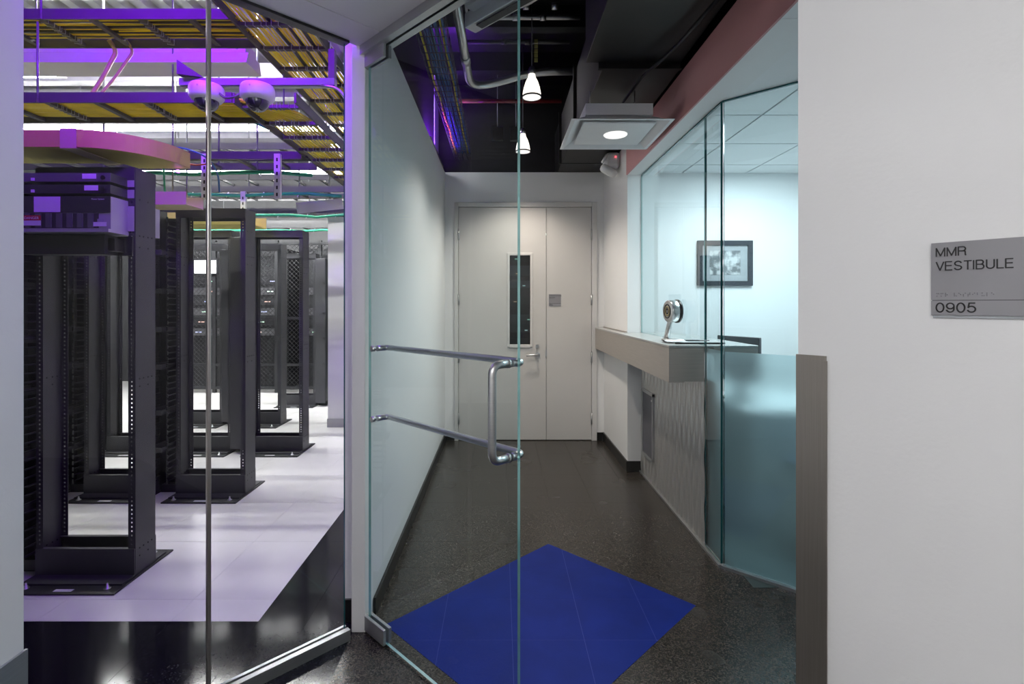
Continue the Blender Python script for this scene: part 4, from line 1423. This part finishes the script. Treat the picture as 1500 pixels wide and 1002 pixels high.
for i, (x, y, z0, z1, lab) in enumerate(rods):
    tag(MB().tube([(x, y, z0), (x, y, z1)], 0.006 if y < 4 else 0.008, 6).build('threaded_rod', M_equip3), lab, 'rod', 'threaded hanger rods')


# fiber ducts
def duct_path(name, pts, w, h, mat, label, cat='duct'):
    """open U trough of 4 mm wall swept along a plan path; pts are (x, y, bottom z)"""
    mb = MB()
    P = [Vector((p[0], p[1], 0)) for p in pts]
    z = pts[0][2]
    e = 0.004
    sec = [(-w / 2, h), (-w / 2, 0), (w / 2, 0), (w / 2, h), (w / 2 - e, h), (w / 2 - e, e), (-w / 2 + e, e), (-w / 2 + e, h)]
    m_ = len(sec)
    k = len(P)
    for i, p in enumerate(P):
        t = (P[min(i + 1, k - 1)] - P[max(i - 1, 0)]).normalized()
        nrm = Vector((t.y, -t.x, 0))
        for s_, hh in sec:
            q = p + nrm * s_
            mb.v.append((q.x, q.y, z + hh))
    for i in range(k - 1):
        for j in range(m_):
            a, b = i * m_ + j, i * m_ + (j + 1) % m_
            mb.f.append((a, b, b + m_, a + m_))
            mb.mi.append(0)
            mb.sm.append(False)
    mb.f += [tuple(range(m_)), tuple((k - 1) * m_ + j for j in range(m_ - 1, -1, -1))]
    mb.mi += [0, 0]
    mb.sm += [False, False]
    return tag(mb.build(name, mat), label, cat)


duct_path('fiber_duct', [(-2.9, 2.70, 2.195), (-2.12, 2.70, 2.195)], 0.30, 0.085, M_fduct, 'straight yellow fiber duct above the nearest rack at the left')
duct_path('fiber_duct', [(-2.12 + 0.20 * math.sin(a) , 2.90 - 0.20 * math.cos(a), 2.195) for a in [k * math.pi / 32 for k in range(17)]] + [(-1.92, 2.96, 2.195)], 0.30, 0.088, M_fduct, 'curved yellow fiber duct elbow above the nearest rack')
fj = MB()
fj.box(-2.16, -2.08, 2.543, 2.546, 2.19, 2.285)
fj.box(-2.16, -2.08, 2.543, 2.857, 2.186, 2.189)
tag(fj.build('duct_coupler', M_fcream), 'cream coupler joining straight fiber duct and elbow', 'coupler')
duct_path('fiber_duct', [(-3.2, 4.55, 2.10), (-2.12, 4.55, 2.10)], 0.30, 0.10, M_fduct, 'bright yellow fiber duct seen inside the top of the rack at the glass joint')
duct_path('fiber_duct', [(-2.36, 3.5, 2.075), (-2.06, 3.5, 2.075)], 0.20, 0.085, M_fcream, 'short cream fiber duct behind the top of the nearest rack')
duct_path('fiber_duct', [(-3.3, 3.45, 2.40), (-2.62, 3.45, 2.40)], 0.25, 0.09, M_fcream, 'cream fiber duct end at the far left under the lower ladder')
tag(MB().lathe([(0.001, -0.008), (0.010, -0.006), (0.012, 0.004), (0.001, 0.010)], Matrix.Translation((-1.82, 2.93, 2.172)), 10).build('violet_lamp', M_vled), 'tiny glowing violet lamp under the fiber duct elbow', 'lamp')
yb_ = MB().box(-2.413, -2.367, 4.80, 4.813, 2.12, 2.24)
tag(yb_.build('yellow_tag', M_yel), 'small yellow bracket on a strut beside the top of the rack at the glass joint', 'bracket')

# long violet lit trunking
tk = thing('lighting_trunking', (-3.4, 3.6, 3.05), 0, 'long painted trunking glowing violet behind the upper ladder', 'trunking')
MB().box(-5.2, -1.72, 3.50, 3.66, 3.12, 3.19).build('upper_box', M_whitep, tk, True, bevel=0.004)
MB().prism([(3.46, 3.03), (3.68, 3.03), (3.66, 3.12), (3.50, 3.12)], -5.2, -1.75)
lowb = MB()
lowb.add([(-5.2, 3.47, 3.04), (-5.2, 3.69, 3.04), (-5.2, 3.66, 3.12), (-5.2, 3.50, 3.12), (-1.70, 3.47, 3.04), (-1.70, 3.69, 3.04), (-1.70, 3.66, 3.12), (-1.70, 3.50, 3.12)],
         [(0, 1, 2, 3), (7, 6, 5, 4), (0, 4, 5, 1), (1, 5, 6, 2), (2, 6, 7, 3), (3, 7, 4, 0)])
lowb.build('lower_box', M_whitep, tk, True)
for x in (-4.5, -3.2, -2.0):
    MB().tube([(x, 3.58, 3.19), (x, 3.58, 3.90)], 0.005, 6).build('hanger_rod', M_galv, tk, True)

# dome cameras on a strut
stt = thing('camera_strut', (-1.3, 2.52, 2.5), 0, 'horizontal metal strut that carries the dome cameras, with curved conduit', 'strut')
MB().box(-1.55, -0.80, 2.50, 2.541, 2.478, 2.512).build('channel', M_equip3, stt, True)
MB().box(-1.55, -0.80, 2.510, 2.531, 2.473, 2.4785).build('slot_lips', M_alum, stt, True)
MB().tube(bend([(-0.86, 2.49, 2.47), (-0.78, 2.49, 2.46), (-0.735, 2.49, 2.40), (-0.73, 2.49, 2.28)], 0.07), 0.008, 10).build('conduit', M_galv, stt, True)
sb = MB().box(-0.835, -0.805, 2.515, 2.55, 2.50, 2.66)
sb.build('support_bracket', M_tray, stt, True)


def dome(loc, label):
    t = thing('dome_camera', loc, 0, label, 'camera', 'dome cameras behind the glass')
    MB().lathe([(0.001, 0.055), (0.070, 0.055), (0.076, 0.047), (0.079, 0.03), (0.078, 0.0), (0.066, -0.016), (0.054, -0.02)], None, 32).build('housing', M_white, t)
    MB().lathe([(0.054, -0.02)] + [(0.054 * math.cos(a), -0.02 - 0.05 * math.sin(a)) for a in [k * math.pi / 14 for k in range(1, 7)]] + [(0.001, -0.07)], None, 28).build('dome_bubble', M_dome, t)
    MB().tube([(0.0, -0.081, 0.028), (0, -0.072, 0.028)], 0.004, 8).build('screw', M_galv, t)
    return t


dome((-1.415, 2.50, 2.418), 'white dome camera crossed by the glass joint')
dome((-1.170, 2.50, 2.418), 'white dome camera right of the glass joint')
cbk = MB()
cbk.add([(-1.535, 2.46, 2.582), (-1.535, 2.46, 2.514), (-1.43, 2.50, 2.514), (-1.535, 2.50, 2.582), (-1.535, 2.50, 2.514), (-1.43, 2.54, 2.514)], [(0, 1, 2), (3, 5, 4), (0, 3, 4, 1), (1, 4, 5, 2), (0, 2, 5, 3)])
tag(cbk.build('gusset_bracket', M_rackd), 'dark triangular bracket at the left dome camera', 'bracket')
wl = [(-1.345, 2.48, 2.43), (-1.31, 2.47, 2.40), (-1.26, 2.47, 2.41), (-1.24, 2.48, 2.43)]
tag(MB().tube(bend(wl, 0.03), 0.006, 8).build('camera_cable', M_equip2), 'short grey cable between the two dome cameras', 'cable')


# strip lights of the data room (far rows visible, near rows above the frame)
def strip(x0, x1, y, z, label):
    t = thing('strip_light', ((x0 + x1) / 2, y, z), 0, label, 'light', 'strip lights on the data room ceiling')
    MB().box(x0, x1, y - 0.11, y + 0.11, z + 0.03, z + 0.07).build('housing', M_whitep, t, True)
    MB().tube([(x0 + 0.02, y, z + 0.01), (x1 - 0.02, y, z + 0.01)], 0.018, 10).build('lamp_tube', M_emit, t, True)
    for xx in (x0 + 0.2, x1 - 0.2):
        MB().tube([(xx, y, z + 0.08), (xx, y, 3.90)], 0.004, 6).build('hanger_rod', M_galv, t, True)


strip(-6.4, -3.95, 4.62, 3.45, 'strip light row at the far left under the violet trunking')
strip(-6.2, -1.6, 6.05, 3.45, 'long strip light row seen beside the fiber duct elbow, upper of two')
strip(-6.2, -1.6, 6.45, 3.38, 'long strip light row seen beside the fiber duct elbow, lower of two')
strip(-6.2, -1.3, 7.85, 3.40, 'strip light row farther back above the racks')
strip(-4.2, -2.9, 3.98, 3.79, 'strip light row above the violet trunking, left one')
strip(-2.8, -1.65, 3.98, 3.79, 'strip light row above the violet trunking, right one')

# reflective battens along the deck
for i, y in enumerate((5.2, 5.6, 7.2)):
    tag(MB().box(-6.5, -0.8, y, y + 0.12, 3.66, 3.84).build('roof_beam', M_equipl), ['pale roof beam nearest the glass under the deck', 'pale roof beam second from the glass under the deck', 'pale roof beam farthest from the glass under the deck'][i], 'beam', 'roof beams')
tag(MB().lathe([(0.001, 0), (0.14, 0.0), (0.15, 0.03), (0.001, 0.05)], Matrix.Translation((-1.68, 5.05, 2.885)), 24).build('round_light', M_disc), 'round pale lamp glowing through the receding yellow cables', 'lamp')
pl8 = MB().box(-0.22, 0.22, -0.006, 0.006, -0.05, 0.05).build('splice_plate', M_alum)
pl8.location = (-1.72, 4.95, 2.36)
pl8.rotation_euler = (0, R(-12), R(35))
tag(pl8, 'tilted grey steel plate beside the lower receding ladder', 'plate')

# mesh cage at the far end
cg = thing('mesh_cage', (-3, 8.35, 0), 0, 'dark wire mesh cage panels at the far end of the data room', 'cage')
cgf = MB()
for x in (-5.6, -4.6, -3.6, -2.9, -2.2, -1.5):
    MB().box(x - 0.025, x + 0.025, 8.33, 8.38, 0, 2.45).build('post', M_rackd, cg, True)
for z in (0.08, 0.45, 1.2, 2.40):
    MB().box(-5.6, -1.5, 8.335, 8.375, z - 0.02, z + 0.02).build('rail', M_rackd, cg, True)
ms = MB()
x = -7.9
while x < -1.5:
    for s in (1, -1):
        xa, xb = (x, x + 2.3) if s == 1 else (x + 2.3, x)
        za, zb_ = 0.1, 2.4
        # clip to -5.6..-1.5
        p, q = Vector((xa, 8.355 + 0.003 * s, za)), Vector((xb, 8.355 + 0.003 * s, zb_))
        t0, t1 = 0.0, 1.0
        dx = q.x - p.x
        for lim, sg_ in ((-5.6, 1), (-1.5, -1)):
            tt = (lim - p.x) / dx
            if sg_ * dx > 0:
                t0 = max(t0, tt)
            else:
                t1 = min(t1, tt)
        if t1 > t0:
            ms.tube([p.lerp(q, t0), p.lerp(q, t1)], 0.004, 4, 0, False)
    x += 0.07
tag(ms.build('wire_mesh', M_rackd, cg, True), kind='stuff')
for k, (x, lab) in enumerate(((-4.9, 'far left'), (-3.9, 'left'), (-2.95, 'middle'), (-2.2, 'right'))):
    c = thing('server_cabinet', (x, 8.7, 0), 0, 'dark server cabinet with indicator lights inside the mesh cage, %s one' % lab, 'cabinet', 'cabinets in the cage')
    MB().box(x - 0.33, x + 0.33, 8.7, 9.4, 0.0, 2.35).build('body', M_rackd, c, True)
    for j in range(6):
        z = 0.9 + 0.17 * j
        un = MB().box(x - 0.28, x + 0.28, 8.68, 8.7, z, z + 0.12).build('unit', M_equip if j % 2 else M_equip2, c, True)
        MB().box(x - 0.2 + 0.05 * j, x - 0.1 + 0.05 * j, 8.676, 8.68, z + 0.05, z + 0.065).build('indicator', emis('cage_led_%d_%d' % (k, j), [(0.2, 0.3, 1), (1, 0.3, 0.1), (0.3, 1, 0.5)][(j + k) % 3], 0.7), un, True)

fl_ = thing('flood_light', (-4.72, 8.30, 1.93), 0, 'dazzling white flood light on the cage, seen through the rack at the glass joint', 'light')
MB().box(-4.90, -4.52, 8.28, 8.325, 1.90, 2.14).build('housing', M_equip, fl_, True)
MB().box(-4.88, -4.54, 8.275, 8.28, 1.92, 2.12).build('lens', emis('flood_lens', (1, 1, 1), 9), fl_, True)

vg = thing('added_globe_lamp', (-0.30, -0.75, 2.08), 0, 'unseen globe lamp added to brighten the vestibule ceiling', 'lamp')  # added behind the camera to lift the vestibule ceiling, never in view
MB().lathe([(0.001, -0.12)] + [(0.12 * math.cos(a), 0.12 * math.sin(a)) for a in [k * math.pi / 16 - math.pi / 2 for k in range(1, 16)]] + [(0.001, 0.12)], None, 24).build('fill_globe', emis('fill_globe_glow', (1.0, 0.985, 0.965), 50), vg)
MB().tube([(0, 0, 0.12), (0, 0, CEIL - 2.081)], 0.006, 8).build('stem', M_equip2, vg)
vb = MB().box(-0.636, -0.584, 4.38, 5.32, 2.801, 2.838).build('added_violet_bar', M_equip)  # added housing for the hidden violet light on the wire basket
tag(vb, 'unseen slim bar added on the corridor partition for the violet spill light', 'light')
vw = MB().box(-2.45, -1.05, 1.60, 1.66, 2.93, 3.03).build('violet_wash_housing', M_equip)
tag(vw, 'dark housing of the violet wash light inside the glass partition head', 'light')
